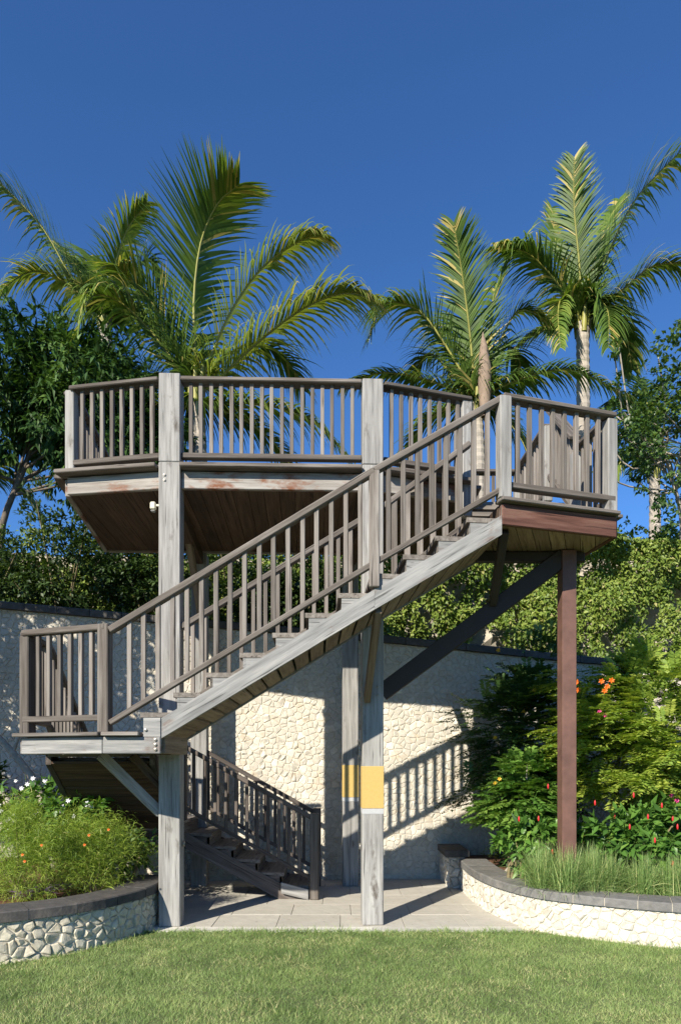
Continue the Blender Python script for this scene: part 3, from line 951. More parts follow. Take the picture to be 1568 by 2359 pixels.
for x, z_ in ((-1.52, 1.70), (-1.52, 1.74), (-1.52, 1.78), (-1.60, 1.86)):
    bolt(x, 5.594, z_)
for z_ in (4.30, 4.35): bolt(A[0] - .04, A[1] - .105, z_); bolt(B[0] + .04, B[1] - .105, z_)
for z_ in (2.25, 2.33): bolt(B[0] + .05, B[1] - .105, z_)
for z_ in (1.62, 1.75): bolt(A[0] + .03, A[1] - .105, z_)
# ---- back flight, middle landing down to the lower landing (built upward from the lower landing)
LZ = .92
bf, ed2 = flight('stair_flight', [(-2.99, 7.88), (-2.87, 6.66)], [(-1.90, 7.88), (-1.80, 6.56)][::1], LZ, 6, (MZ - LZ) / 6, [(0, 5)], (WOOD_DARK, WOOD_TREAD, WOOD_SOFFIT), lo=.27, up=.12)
brail = empty('railing', (-2.4, 7.3, LZ), tower)
kwb = dict(top=.88, bot=.09, gap=.118, tw=.085, th=.05, bw=.06, bh=.045, bal=.038)
railing_seg(brail, (-2.97, 7.9, LZ + .15), (-2.86, 6.68, MZ + .02), **kwb)
railing_seg(brail, (-1.87, 7.8, LZ + .15), (-1.80, 6.75, MZ + .02), **kwb)
# ---- lower landing
ll = empty('landing', (-2.4, 8.3, LZ), tower)
planks('floor_board', [(-2.99, 7.90), (-1.80, 7.86), (-1.80, 8.72), (-3.02, 8.72)], LZ - .035, LZ, .14, 0, WOOD_DECK, ll)
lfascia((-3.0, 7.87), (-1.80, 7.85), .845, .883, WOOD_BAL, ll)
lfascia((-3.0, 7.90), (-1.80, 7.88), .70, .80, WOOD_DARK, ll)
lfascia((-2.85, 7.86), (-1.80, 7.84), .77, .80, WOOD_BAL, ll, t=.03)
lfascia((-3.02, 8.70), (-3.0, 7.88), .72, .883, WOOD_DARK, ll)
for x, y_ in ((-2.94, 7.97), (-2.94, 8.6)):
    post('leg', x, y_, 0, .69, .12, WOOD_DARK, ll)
llr = empty('railing', (-2.6, 8.6, LZ), tower)
railing_seg(llr, (-2.98, 7.92, LZ), (-3.0, 8.68, LZ), **kwb)
railing_seg(llr, (-2.98, 8.69, LZ), (-1.93, 8.70, LZ), **kwb)
# ---- lower flight down to the pavement (built upward from the ground, going left)
lr_n = 6
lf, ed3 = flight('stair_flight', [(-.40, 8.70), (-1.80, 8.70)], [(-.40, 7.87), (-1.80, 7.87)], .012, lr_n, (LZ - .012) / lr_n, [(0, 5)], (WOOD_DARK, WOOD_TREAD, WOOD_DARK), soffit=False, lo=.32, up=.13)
lrl = empty('railing', (-1, 8.2, .5), tower)
r3 = (LZ - .012) / lr_n
kw3 = dict(top=.86, bot=.13, gap=.125, tw=.075, th=.05, bw=.05, bh=.04, bal=.036, mat_b=WOOD_DARK, mat_r=WOOD_DARK)
for yy in (7.86, 8.71):
    railing_seg(lrl, (-.33, yy, .012 + r3 - .05), (-1.80, yy, LZ + .02), ends=(.08, .05), **kw3)
    post('newel_post', -.30, yy - .02, .012, .012 + r3 + .84, .10, WOOD_RAIL, lrl)
    post('newel_post', -1.82, yy, LZ, LZ + .86, .09, WOOD_DARK, lrl)
solid('stringer_end', [(-.68, 7.80, .09), (-.37, 7.80, .013), (-.37, 7.84, .013), (-.68, 7.84, .09)], [(-.68, 7.80, .21), (-.37, 7.80, .13), (-.37, 7.84, .13), (-.68, 7.84, .21)], WOOD_POST, lf, (-.3, 0, .08))

# ---- upper landing on the brown steel column
ul = empty('landing', (1.9, 6.2, UZ), tower)
U_fl, U_fr, U_br, U_bl = (1.36, 5.77), (2.46, 6.10), (2.36, 6.74), (1.27, 6.66)
up_ = [(1.375, 5.80), (2.43, 6.12), (2.335, 6.71), (1.30, 6.63)]
planks('floor_board', up_, UZ - .035, UZ, .14, rad(15), WOOD_DECK, ul)
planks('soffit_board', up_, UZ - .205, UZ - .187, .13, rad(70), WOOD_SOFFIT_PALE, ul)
lfascia(U_fl, U_fr, UZ - .215, UZ - .036, WOOD_RED, ul, nz=UZ + .003, nose_ext=.03)
lfascia(U_fr, U_br, UZ - .215, UZ - .036, WOOD_RED, ul, nz=UZ + .003)
lfascia(U_br, U_bl, UZ - .215, UZ - .036, WOOD_SOFFIT, ul)
lfascia(U_bl, (U_fl[0], U_fl[1] + .05), UZ - .215, UZ - .036, WOOD_SOFFIT, ul)
urail = empty('railing', (1.9, 6.2, UZ), tower)
kwu = dict(top=.89, bot=.125, gap=.115, tw=.12, th=.042, bw=.085, bh=.05, bal=.037)
railing_seg(urail, (1.36, 5.775, UZ), (2.44, 6.10, UZ), ends=(.10, .10), **kwu)
post('newel_post', 2.41, 6.10, UZ - .02, UZ + .84, .10, WOOD_POST, urail, rad(16))
railing_seg(urail, (2.42, 6.14, UZ), (2.34, 6.72, UZ), **kwu)
post('newel_post', 2.33, 6.74, UZ, UZ + .84, .09, WOOD_POST, urail, rad(5))
# ---- short flight, landing to deck
rs = (DZ - UZ) / 4
sf, ed4 = flight('stair_flight', [(2.335, 6.75), (2.315, 7.44)], [(1.33, 6.70), (1.345, 7.44)], UZ, 4, rs, [(0, 3)], (WOOD_STR, WOOD_TREAD, WOOD_SOFFIT_PALE), lo=.27)
srail = empty('railing', (1.8, 7.1, UZ), tower)
railing_seg(srail, (2.33, 6.76, UZ + rs), (2.305, 7.45, DZ + rs * .9), **{**kwu, 'top': .86})
# ---- steel column, raking beam and struts
colx, coly = 2.16, 6.50
post('steel_column', colx, coly, .30, UZ - .215, .136, STEEL, tower, rad(3), .004)
link('base_plate', cbox(.26, .26, .03, STEEL_SHADE, .003), tower, Matrix.Translation((colx, coly, .33)))
board('raking_beam', (B[0] + .09, B[1] - .03, 2.27), (colx - .03, coly + .0, UZ - .27), .10, .165, STEEL_SHADE, tower)
board('strut', (1.42, 5.90, UZ - .21), (1.46, 6.52, 3.12), .07, .095, STEEL_SHADE, tower)
board('strut', (.315, 5.70, 2.88), (.255, 6.57, 2.20), .06, .10, WOOD_SOFFIT_PALE, tower)
board('cross_beam', (1.30, 6.52, UZ - .262), (2.33, 6.54, UZ - .262), .09, .09, STEEL_SHADE, tower)

# ------------------------------------------------------------------ spotlight on the tall post
spot = empty('spotlight', (-1.83, 6.6, 4.08), label='small cream spotlight fixed to the tall post beneath the upper deck', cat='spotlight')
link('housing', cbox(.075, .055, .055, LAMPW, .012), spot, frame(Vector((-1.815, 6.60, 4.03)), Vector((-1.815, 6.60, 4.13)), Vector((0, -1, 0))))
link('bracket', cbox(.06, .02, .02, LAMPW, .003), spot, Matrix.Translation((-1.775, 6.60, 4.085)))
link('lens', cbox(.012, .042, .042, GLASS, .004), spot, frame(Vector((-1.815, 6.60, 4.024)), Vector((-1.815, 6.60, 4.036)), Vector((0, -1, 0))))
#VEGETATION
# ------------------------------------------------------------------ lawn blades
def inside_fn(poly):
    px = np.array([p[0] for p in poly]); py = np.array([p[1] for p in poly])
    def f(X, Y):
        c = np.zeros(len(X), bool); j = len(px) - 1
        for i in range(len(px)):
            m = ((py[i] > Y) != (py[j] > Y)) & (X < (px[j] - px[i]) * (Y - py[i]) / (py[j] - py[i] + 1e-12) + px[i])
            c ^= m; j = i
        return c
    return f
def off_path(ev, L, t, n=60):
    out = []
    for k in range(n + 1):
        x, y_, tx, ty = ev(L * k / n)
        out.append((x + ty * t, y_ - tx * t))
    return out
in_left = inside_fn(off_path(EL, LL, .015) + [(-7, 9)])
in_right = inside_fn(off_path(ER, LR, .015) + [(8, 9)])
def vnoise(X, Y, s, seed):
    r = np.random.default_rng(seed); g = r.random((64, 64))
    u, v = X / s + 20, Y / s + 20
    i, j = np.floor(u).astype(int), np.floor(v).astype(int)
    a, b = u - i, v - j
    a, b = a * a * (3 - 2 * a), b * b * (3 - 2 * b)
    G = lambda p, q: g[p % 64, q % 64]
    return (G(i, j) * (1 - a) + G(i + 1, j) * a) * (1 - b) + (G(i, j + 1) * (1 - a) + G(i + 1, j + 1) * a) * b
N = 330000
X = rng.uniform(-4.2, 4.2, N); Y = 3.4 + (6.375 - 3.4) * rng.random(N)
ok = (~in_left(X, Y)) & (~in_right(X, Y))
X, Y = X[ok], Y[ok]; n = len(X)
pat = vnoise(X, Y, .5, 1) * .5 + vnoise(X, Y, .13, 2) * .5
var = np.clip(.02 + .80 * pat + rng.normal(0, .17, n), 0, .9)
dry = rng.random(n) < .05 + .16 * (vnoise(X, Y, .3, 5) > .62)
var[dry] = rng.uniform(.92, 1, dry.sum())
D = rand_dirs(n); D[:, 2] = np.abs(D[:, 2]) * .5 + .55
Lb = rng.uniform(.018, .042, n) * (.55 + .9 * vnoise(X, Y, .16, 3))
edge_ = (Y > 6.33)
Lb[edge_] *= 1.5
V, Fc, v = strips(np.stack([X, Y, np.zeros(n)], 1), D, rand_dirs(n) * [1, 1, .2], Lb, rng.uniform(.003, .006, n), var, .5, 1, .8)
o = link('grass', mesh_np(V, Fc, L_LAWN, v)); props(o, label='short mown green lawn grass in front of the tower', cat='grass', kind='stuff')
# longer tufts along the wall foot and paving edge
P = []
for ev, L in ((EL, LL), (ER, LR)):
    for k in range(1500):
        x, y_, tx, ty = ev(random.uniform(0, L))
        if y_ < 6.42:
            d = .02 + abs(random.gauss(0, .025)); P.append((x + ty * d, y_ - tx * d, 0))
for k in range(1400):
    P.append((random.uniform(-1.85, 1.8), 6.355 + random.gauss(0, .018), 0))
P = np.array(P); n = len(P)
D = rand_dirs(n); D[:, 2] = np.abs(D[:, 2]) + .5
V, Fc, v = strips(P, D, rand_dirs(n), rng.uniform(.03, .085, n) * (.5 + vnoise(P[:, 0], P[:, 1], .2, 9)), rng.uniform(.004, .008, n), np.clip(rng.normal(.5, .2, n), 0, .9), .35, 2)
o = link('edge_grass', mesh_np(V, Fc, L_LAWN, v)); props(o, label='longer ragged grass along the planter walls and paving edge', cat='grass', kind='stuff')

# ------------------------------------------------------------------ palms
def frond(palm, pts, Lmax, droop, var0, nl=88, wl=.056, spread=.9, sparse=0.04):
    C = catmull(pts, 30)
    T = unit(np.gradient(C, axis=0))
    chord = C[-1] - C[0]
    h = np.array([chord[0], chord[1], 0.0])
    if np.linalg.norm(h) < .15: h = np.array([.2, -1, 0])
    h /= np.linalg.norm(h)
    S0 = np.array([h[1], -h[0], 0])
    parts = []
    f = np.linspace(.10, .995, nl)
    idx = f * 30
    i0 = np.minimum(idx.astype(int), 29); u = (idx - i0)[:, None]
    Pm = C[i0] * (1 - u) + C[i0 + 1] * u
    Tm = unit(T[i0] * (1 - u) + T[i0 + 1] * u)
    Sm = unit(S0 - Tm * (Tm @ S0)[:, None])
    Nm = np.cross(Sm, Tm)
    Nm *= np.where(Nm[:, 2:3] < 0, -1, 1)
    prof = np.clip(np.sin(np.pi * (.12 + .80 * f)) ** .7, .15, 1)
    for side in (-1, 1):
        keep = rng.random(nl) > sparse
        m = keep.sum()
        fwd = (.55 + .75 * f + rng.normal(0, .10, nl))[:, None]
        d = Sm * side * spread + Tm * fwd + Nm * (.28 + rng.normal(0, .12, nl)[:, None])
        wdir = unit(np.cross(d, Nm + .25 * side * Sm))
        L = 1.3 * Lmax * prof * rng.uniform(.85, 1.1, nl)
        va = np.clip(var0 + rng.normal(0, .13, nl), 0, .9)
        va = np.clip(va + .22 * (f - .5), 0, .9)
        br = rng.random(nl) < .05 + .12 * (f > .85); va[br] = .97
        dr = np.clip(droop * (1 + rng.normal(0, .2, nl)), .02, 2)
        parts.append(strips(Pm[keep], d[keep], wdir[keep], L[keep], wl, va[keep], dr[keep], 4, .7))
    V, Fc, v = join_np(parts)
    # leaflets of the fine rib are joined with the frond; the rib itself is a sub-part
    c = C[0]
    fo = link('frond', mesh_np(V - c, Fc, L_PALM, v), palm, Matrix.Translation(Vector(c)))
    RV, RF, rv_ = tube(C[::2], np.linspace(.034, .006, len(C[::2])), 5)
    r = link('rib', mesh(RV - c, RF, RACHIS, smooth=True), fo, Matrix.Translation(Vector(c)))
    return fo
def palm(name, base, Y, foot_z, trunk_r, fronds, label, group, foot_dx=0, Lmax=.75, sheath=None, boots=True):
    b = at(base[0], base[1], Y)
    foot = Vector((b.x + foot_dx, b.y + .1, foot_z))
    t = empty(name, foot, label=label, cat='palm tree', group=group)
    n = max(8, int((b.z - foot.z) / .07))
    pts, rs_ = [], []
    for k in range(n + 1):
        f = k / n
        pts.append(foot.lerp(b, f) + Vector((math.sin(f * 3) * .05, 0, 0)))
        rs_.append(trunk_r * (1.25 - .25 * f) * (1.06 if k % 2 else .97) * (1 if f > .06 else 1.25))
    V, Fc, _ = tube(pts, rs_, 12)
    link('trunk', mesh(V - np.array(foot), Fc, TRUNK_PALM), t, Matrix.Translation(foot))
    # leaf bases wrapped round the crown shaft
    for k in range(7):
        a = k * 2.4
        o = Vector((math.cos(a), math.sin(a), 0))
        p = b + Vector((0, 0, -.28 + .04 * k))
        V, Fc, _ = tube([p + o * trunk_r * .7, p + o * trunk_r * .95 + UP * .25, p + o * trunk_r * 1.5 + UP * .6], [.06, .055, .025], 6)
        link('leaf_base', mesh(V - np.array(p), Fc, RACHIS if k % 3 else SHEATH, smooth=True), t, Matrix.Translation(p))
    for fr in fronds:
        pxs, dY, droop, v0 = fr[:4]
        kw_ = fr[4] if len(fr) > 4 else {}
        pts = []
        m = len(pxs)
        for k, (px, py) in enumerate(pxs):
            f = k / (m - 1)
            pts.append(at(px, py, Y + dY * f ** 1.4))
        # start the rib on the crown shaft
        pts = [b + (pts[0] - b) * .35] + pts
        frond(t, pts, kw_.pop('L', Lmax), droop, v0, **kw_)
    if sheath:
        p0, p1, p2 = [at(px, py, Y - .35) for px, py in sheath]
        V, Fc, _ = tube([p0, p0.lerp(p1, .5), p1, p1.lerp(p2, .6), p2], [.07, .115, .12, .07, .008], 9)
        link('dry_sheath', mesh(V - np.array(p0), Fc, SHEATH, smooth=True), t, Matrix.Translation(p0))
    return t
PG = 'coconut palms behind the tower'
palm('palm_tree', (452, 905), 12.0, 5.0, .12, [
    ([(452, 860), (446, 700), (462, 560), (500, 470), (550, 425)], -.9, .10, .42, dict(L=.95, nl=116, spread=1.15)),
    ([(470, 860), (525, 730), (600, 620), (690, 555), (745, 540)], -.5, .46, .80, dict(L=.72)),
    ([(490, 885), (580, 800), (690, 715), (790, 675), (868, 690)], -.9, .42, .84, dict(L=.85, nl=98)),
    ([(435, 850), (395, 770), (345, 690), (300, 640), (275, 615)], -.9, .26, .5, dict(L=.8)),
    ([(425, 870), (370, 790), (290, 705), (215, 680), (180, 760)], -1.2, .5, .52, dict(L=.8)),
    ([(478, 930), (590, 930), (710, 965), (800, 1050)], -.6, .45, .55, {}),
    ([(465, 930), (560, 965), (640, 1030), (680, 1090)], .5, .45, .45, {}),
    ([(440, 920), (340, 935), (260, 975), (205, 1060)], -.4, .45, .58, {}),
    ([(436, 930), (370, 990), (320, 1060), (300, 1130)], .8, .45, .4, {}),
    ([(468, 890), (520, 820), (590, 790), (660, 830), (700, 900)], 1.2, .4, .33, {}),
    ([(440, 880), (360, 860), (270, 900), (215, 990)], 1.2, .4, .35, {}),
], 'large coconut palm with tall fanned frond between the two tall posts', PG)
palm('palm_tree', (240, 740), 13.5, 5.2, .11, [
    ([(228, 720), (165, 640), (95, 520), (-10, 410)], -.7, .40, .5, dict(L=.85)),
    ([(246, 705), (262, 620), (292, 530), (338, 468)], -.5, .35, .62, dict(L=.6)),
    ([(232, 715), (200, 650), (165, 600), (135, 565)], 1.2, .3, .35, dict(L=.6)),
    ([(226, 725), (160, 655), (70, 625), (-20, 690)], -.8, .5, .66, dict(L=.8)),
    ([(250, 720), (300, 640), (345, 600), (372, 700)], .3, .5, .45, {}),
    ([(236, 715), (225, 640), (205, 590), (170, 610)], 1.5, .4, .3, {}),
    ([(250, 735), (310, 720), (360, 760), (390, 830)], -.3, .45, .4, {}),
], 'coconut palm rising behind the dark broadleaf tree on the left', PG, foot_dx=.2)
palm('palm_tree', (1095, 930), 12.5, 5.0, .11, [
    ([(1092, 890), (1082, 770), (1064, 630), (1045, 515)], -.8, .14, .24, dict(L=.66, nl=98)),
    ([(1085, 900), (1035, 810), (965, 715), (885, 700), (850, 780)], -.6, .42, .36, dict(L=.7)),
    ([(1080, 905), (1030, 850), (985, 815), (945, 880)], .6, .42, .5, {}),
    ([(1104, 890), (1125, 760), (1150, 640), (1228, 520)], .6, .3, .33, dict(L=.6, sparse=.35)),
    ([(1106, 895), (1150, 790), (1195, 715), (1260, 735)], -.3, .42, .42, dict(L=.6)),
    ([(1110, 915), (1180, 880), (1310, 850), (1450, 915)], -1.0, .55, .3, dict(L=.65)),
    ([(1085, 920), (1000, 880), (880, 858), (790, 890)], .4, .5, .35, dict(L=.55)),
    ([(1085, 935), (1010, 950), (950, 1010), (920, 1090)], .3, .45, .42, {}),
    ([(1108, 930), (1160, 960), (1205, 1020), (1225, 1090)], -.3, .45, .36, {}),
    ([(1100, 890), (1130, 830), (1180, 800), (1210, 880)], 1.0, .4, .3, {}),
    ([(1094, 890), (1080, 800), (1050, 740), (1010, 760)], 1.4, .4, .28, {}),
], 'coconut palm with a dry brown sheath behind the right part of the deck', PG, foot_dx=.05, sheath=((1116, 960), (1116, 850), (1112, 765)))
palm('palm_tree', (1340, 745), 13.0, 5.1, .115, [
    ([(1338, 715), (1334, 610), (1322, 480), (1322, 365)], -.6, .14, .22, dict(L=.58, nl=98)),
    ([(1350, 715), (1390, 610), (1462, 460), (1590, 325)], -.7, .4, .36, dict(L=.85, nl=98)),
    ([(1356, 725), (1430, 670), (1510, 610), (1620, 610)], -.5, .5, .5, dict(L=.75)),
    ([(1326, 720), (1275, 640), (1210, 580), (1140, 568)], -.6, .5, .38, dict(L=.75)),
    ([(1322, 745), (1272, 752), (1215, 778), (1168, 825)], -.3, .42, .55, dict(L=.45)),
    ([(1346, 712), (1368, 610), (1392, 530), (1425, 460)], .9, .25, .33, dict(L=.65)),
    ([(1328, 730), (1296, 690), (1285, 720), (1290, 800)], -.9, .3, .5, dict(L=.5)),
    ([(1358, 735), (1400, 715), (1440, 770), (1455, 850)], .6, .45, .4, {}),
    ([(1330, 715), (1305, 620), (1280, 560), (1270, 480)], .8, .25, .45, dict(L=.5)),
    ([(1350, 720), (1375, 690), (1400, 720), (1400, 800)], -.9, .4, .28, {}),
], 'slender coconut palm with bare pale trunk above the upper landing', PG, foot_dx=-.03, Lmax=.65)
palm('palm_tree', (1505, 1085), 15.0, 5.3, .11, [
    ([(1498, 1065), (1474, 985), (1445, 930), (1405, 925)], -.5, .5, .33, {}),
    ([(1507, 1065), (1515, 985), (1545, 920), (1590, 920)], -.3, .45, .33, {}),
    ([(1498, 1072), (1455, 1040), (1420, 1070), (1400, 1135)], -.6, .45, .42, {}),
    ([(1512, 1072), (1560, 1050), (1610, 1090), (1630, 1160)], -.3, .45, .35, {}),
    ([(1502, 1065), (1494, 960), (1478, 890), (1440, 860)], .8, .35, .3, {}),
    ([(1500, 1065), (1470, 1010), (1430, 1000), (1390, 1050)], .9, .45, .3, {}),
], 'small palm with yellow leaf stalks at the far right behind the vines', PG, Lmax=.65)
palm('palm_tree', (-70, 1130), 14.0, 5.2, .11, [
    ([(-60, 1100), (0, 1070), (60, 1080), (115, 1140)], -.4, .45, .45, {}),
    ([(-60, 1105), (0, 1100), (60, 1140), (95, 1200)], .3, .45, .42, {}),
    ([(-65, 1100), (-30, 1030), (20, 1000), (75, 1020)], .5, .45, .36, {}),
    ([(-70, 1100), (-90, 1000), (-130, 950), (-180, 960)], .3, .4, .4, {}),
    ([(-80, 1110), (-140, 1090), (-200, 1130), (-230, 1200)], -.3, .4, .4, {}),
], 'low palm whose frond tips show at the left edge below the broadleaf tree', PG, Lmax=.6)

# ------------------------------------------------------------------ broadleaf trees
def crown_leaves(clumps, n_leaf, L, W, hang, v_mid, v_sd, center, twig=.22, flat=1.0):
    """clumps: (x,y,z,r). leaves gather round twig ends inside every clump"""
    Ps, Ds, Ns, va = [], [], [], []
    tot = sum(c[3] ** 2 for c in clumps)
    for (x, y_, z, r) in clumps:
        m = max(6, int(n_leaf * r * r / tot))
        nt_ = max(2, m // 9)
        tc = rand_dirs(nt_) * (rng.random((nt_, 1)) ** .45) * r * np.array([1, 1, flat]) + [x, y_, z]
        k = rng.integers(0, nt_, m)
        out = unit(tc - np.array([x, y_, z]) + (np.array([x, y_, z]) - center) * .3)
        Ps.append(tc[k] + rng.normal(0, .035, (m, 3)))
        d = out[k] * .8 + rand_dirs(m) * .8
        d[:, 2] -= hang
        Ds.append(d)
        nn = rand_dirs(m) * .6; nn[:, 2] += 1; nn += out[k] * .4
        Ns.append(nn)
        cv = rng.normal(v_mid, v_sd * .6)
        va.append(np.clip(cv + rng.normal(0, v_sd, m), 0, .9))
    P, D, N_ = np.concatenate(Ps), np.concatenate(Ds), np.concatenate(Ns)
    n = len(P)
    return leaves(P, D, N_, rng.uniform(.7, 1.2, n) * L, rng.uniform(.75, 1.15, n) * W, np.concatenate(va))
def clumps_in(center, radii, n, rmin, rmax, shell=.5, keep=lambda p: True):
    out = []
    while len(out) < n:
        d = rand_dirs(1)[0]
        f = shell + (1 - shell) * rng.random()
        p = np.array(center) + d * f * np.array(radii)
        if keep(p): out.append((*p, rng.uniform(rmin, rmax)))
    return out
def tree(name, foot, trunk_pts, r0, clumps, n_leaf, L, W, hang, leafm, label, bark=BARK, vm=.42, vs=.16, limbs=14, cat='tree', group=None, flat=1.0):
    t = empty(name, foot, label=label, cat=cat, group=group)
    f = np.array(foot)
    C = catmull(trunk_pts, 12)
    V, Fc, _ = tube(C, np.linspace(r0, r0 * .5, 13), 9)
    link('trunk', mesh(V - f, Fc, bark, smooth=True), t, Matrix.Translation(Vector(foot)))
    top = C[-1]
    pick = rng.permutation(len(clumps))[:limbs]
    for k in pick:
        e = np.array(clumps[k][:3]); s = C[rng.integers(6, 13)]
        mid = (s + e) / 2 + rng.normal(0, .12, 3) + [0, 0, -.1]
        V, Fc, _ = tube(catmull([s, mid, e], 6), np.linspace(r0 * .38, .012, 7), 6)
        link('limb', mesh(V - s, Fc, bark, smooth=True), t, Matrix.Translation(Vector(s)))
    V, Fc, v = crown_leaves(clumps, n_leaf, L, W, hang, vm, vs, top, flat=flat)
    o = link('crown', mesh_np(V - f, Fc, leafm, v), t, Matrix.Translation(Vector(foot)))
    o['kind'] = 'stuff'
    return t
# dark broadleaf tree, left
def keep_left(p):
    px = CX + p[0] / p[1] * F_; py = HY - (p[2] - 1.6) / p[1] * F_
    lim = np.interp(px, [-200, 0, 60, 150, 250, 330, 380], [600, 640, 680, 760, 790, 880, 990])
    lo = np.interp(px, [-200, 30, 120, 200, 330], [1180, 1010, 1060, 1160, 1080])
    return lim < py < lo
cl = clumps_in((-4.9, 11.4, 7.4), (2.9, 1.5, 2.2), 150, .26, .46, .1, keep_left)
for k in range(46):
    px, py = random.uniform(120, 345), random.uniform(790, 1040)
    if py > np.interp(px, [120, 250, 345], [760, 800, 880]):
        cl.append((*at(px, py, random.uniform(11.0, 12.2)), random.uniform(.2, .36)))
tree('broadleaf_tree', (-5.75, 11.5, 4.7), [(-5.75, 11.5, 4.7), (-5.65, 11.4, 5.6), (-5.3, 11.4, 6.5), (-5.1, 11.5, 7.3)], .065, cl, 30000, .19, .055, .55, L_MANGO,
     'dense dark broadleaf tree with drooping glossy leaves on the left', BARK, .40, .2, 16)
# airy small-leaved tree, right
def keep_right(p):
    px = CX + p[0] / p[1] * F_; py = HY - (p[2] - 1.6) / p[1] * F_
    lim = np.interp(px, [1365, 1400, 1480, 1560, 1700], [830, 770, 775, 740, 700])
    return px > 1372 and py > lim and py < np.interp(px, [1370, 1450, 1600], [1080, 1150, 1200])
cl = clumps_in((5.3, 11.2, 6.9), (1.8, 1.3, 2.0), 90, .12, .28, .2, keep_right)
tree('airy_tree', (5.9, 11.8, 4.9), [(5.9, 11.8, 4.9), (5.8, 11.6, 5.8), (5.5, 11.4, 6.5), (5.3, 11.3, 7.0)], .04, cl, 6000, .085, .055, .1, L_RIGHT,
     'airy tree with small round leaves and bare twigs at the right edge', BARK_PALE, .45, .17, 34)
# shade tree standing left of the view: its leaves dapple the left part of the wall
cl = clumps_in((-5.3, 6.0, 4.35), (1.35, 1.45, 2.1), 100, .2, .36, .1)
tree('shade_tree', (-5.3, 6.2, .33), [(-5.3, 6.2, .33), (-5.25, 6.15, 1.4), (-5.25, 6.0, 2.6), (-5.3, 6.0, 3.6)], .12, cl, 20000, .15, .06, .3, L_MANGO,
     'broadleaf shade tree in the left planter just outside the view', BARK_PALE, .4, .15, 12)

# ------------------------------------------------------------------ hedges and vines on the bank
def bush(name, center, radii, n_cl, n_leaf, L, W, leafm, label, cat='bush', group=None, vm=.4, vs=.17, hang=.1, flowers=None, rmin=.2, rmax=.4, shell=.35, foot=None, stems=5, keep=lambda p: True, flat=.8):
    foot = foot or (center[0], center[1], center[2] - radii[2])
    t = empty(name, foot, label=label, cat=cat, group=group)
    f = np.array(foot)
    cl = clumps_in(center, radii, n_cl, rmin, rmax, shell, keep)
    V, Fc, v = crown_leaves(cl, n_leaf, L, W, hang, vm, vs, np.array(center), flat=flat)
    o = link('foliage', mesh_np(V - f, Fc, leafm, v), t, Matrix.Translation(Vector(foot))); o['kind'] = 'stuff'
    for k in range(stems):
        e = np.array(cl[rng.integers(0, len(cl))][:3])
        s = f + [rng.normal(0, .06), rng.normal(0, .06), -.03]
        V, Fc, _ = tube(catmull([s, s * .5 + e * .5 + [0, 0, .1], e], 6), np.linspace(.022, .006, 7), 5)
        link('stem', mesh(V - f, Fc, STEM, smooth=True), t, Matrix.Translation(Vector(foot)))
    if flowers:
        mat, nf, size, zmin = flowers
        for k in range(nf):
            c = cl[rng.integers(0, len(cl))]
            p = Vector(c[:3]) + Vector((rng.normal(0, c[3] * .6), -abs(rng.normal(c[3] * .7, .05)), rng.normal(c[3] * .5, c[3] * .3)))
            if p.z < zmin: p.z = zmin + rng.random() * .3
            flower(t, p, size * rng.uniform(.8, 1.25), mat)
    return t
def flower(parent, p, r, mat, n=6):
    m = n * 2
    P = np.repeat([[0, 0, 0]], m, 0); a = np.arange(m) / n * 2 * np.pi + .3
    D = np.stack([np.cos(a), -np.abs(np.sin(a)) * .5 - .3 + .5 * (np.arange(m) >= n), np.sin(a) * .9], 1)
    V, Fc, v = leaves(P, D, np.repeat([[0, -1, .4]], m, 0), r, r * .7, np.full(m, .5))
    link('flower', mesh_np(V, Fc, mat, v), parent, Matrix.Translation(Vector(p)))
HG = 'dark bushes along the top of the left wall'
hx = [(-7.0, 10.4, 4.4, 1.0, 1.2), (-5.6, 10.3, 4.5, 1.05, 1.2), (-4.2, 10.3, 4.45, 1.0, 1.15), (-2.9, 10.4, 4.35, .9, 1.05), (-1.6, 10.5, 4.2, .9, .95), (-.4, 10.6, 4.05, .8, .85)]
hl = ['dark leafy bush above the wall at the far left, outermost of its row', 'dark leafy bush with bright pink blossoms above the left wall', 'dark leafy bush under the left corner of the deck', 'dark leafy bush directly behind the left tall post', 'dark leafy bush behind the stairs between the tall posts', 'smallest dark bush behind the stairs beside the right tall post']
for k, (x, y_, z, rx, rz) in enumerate(hx):
    bush('hedge_bush', (x, y_, z), (rx, .75, rz), 46, 5600, .085, .045, L_HEDGE, hl[k], group=HG, vm=.36, vs=.2, flowers=(PETAL_P, 7, .05, 5.2) if k == 1 else None, foot=(x, y_, 3.15))
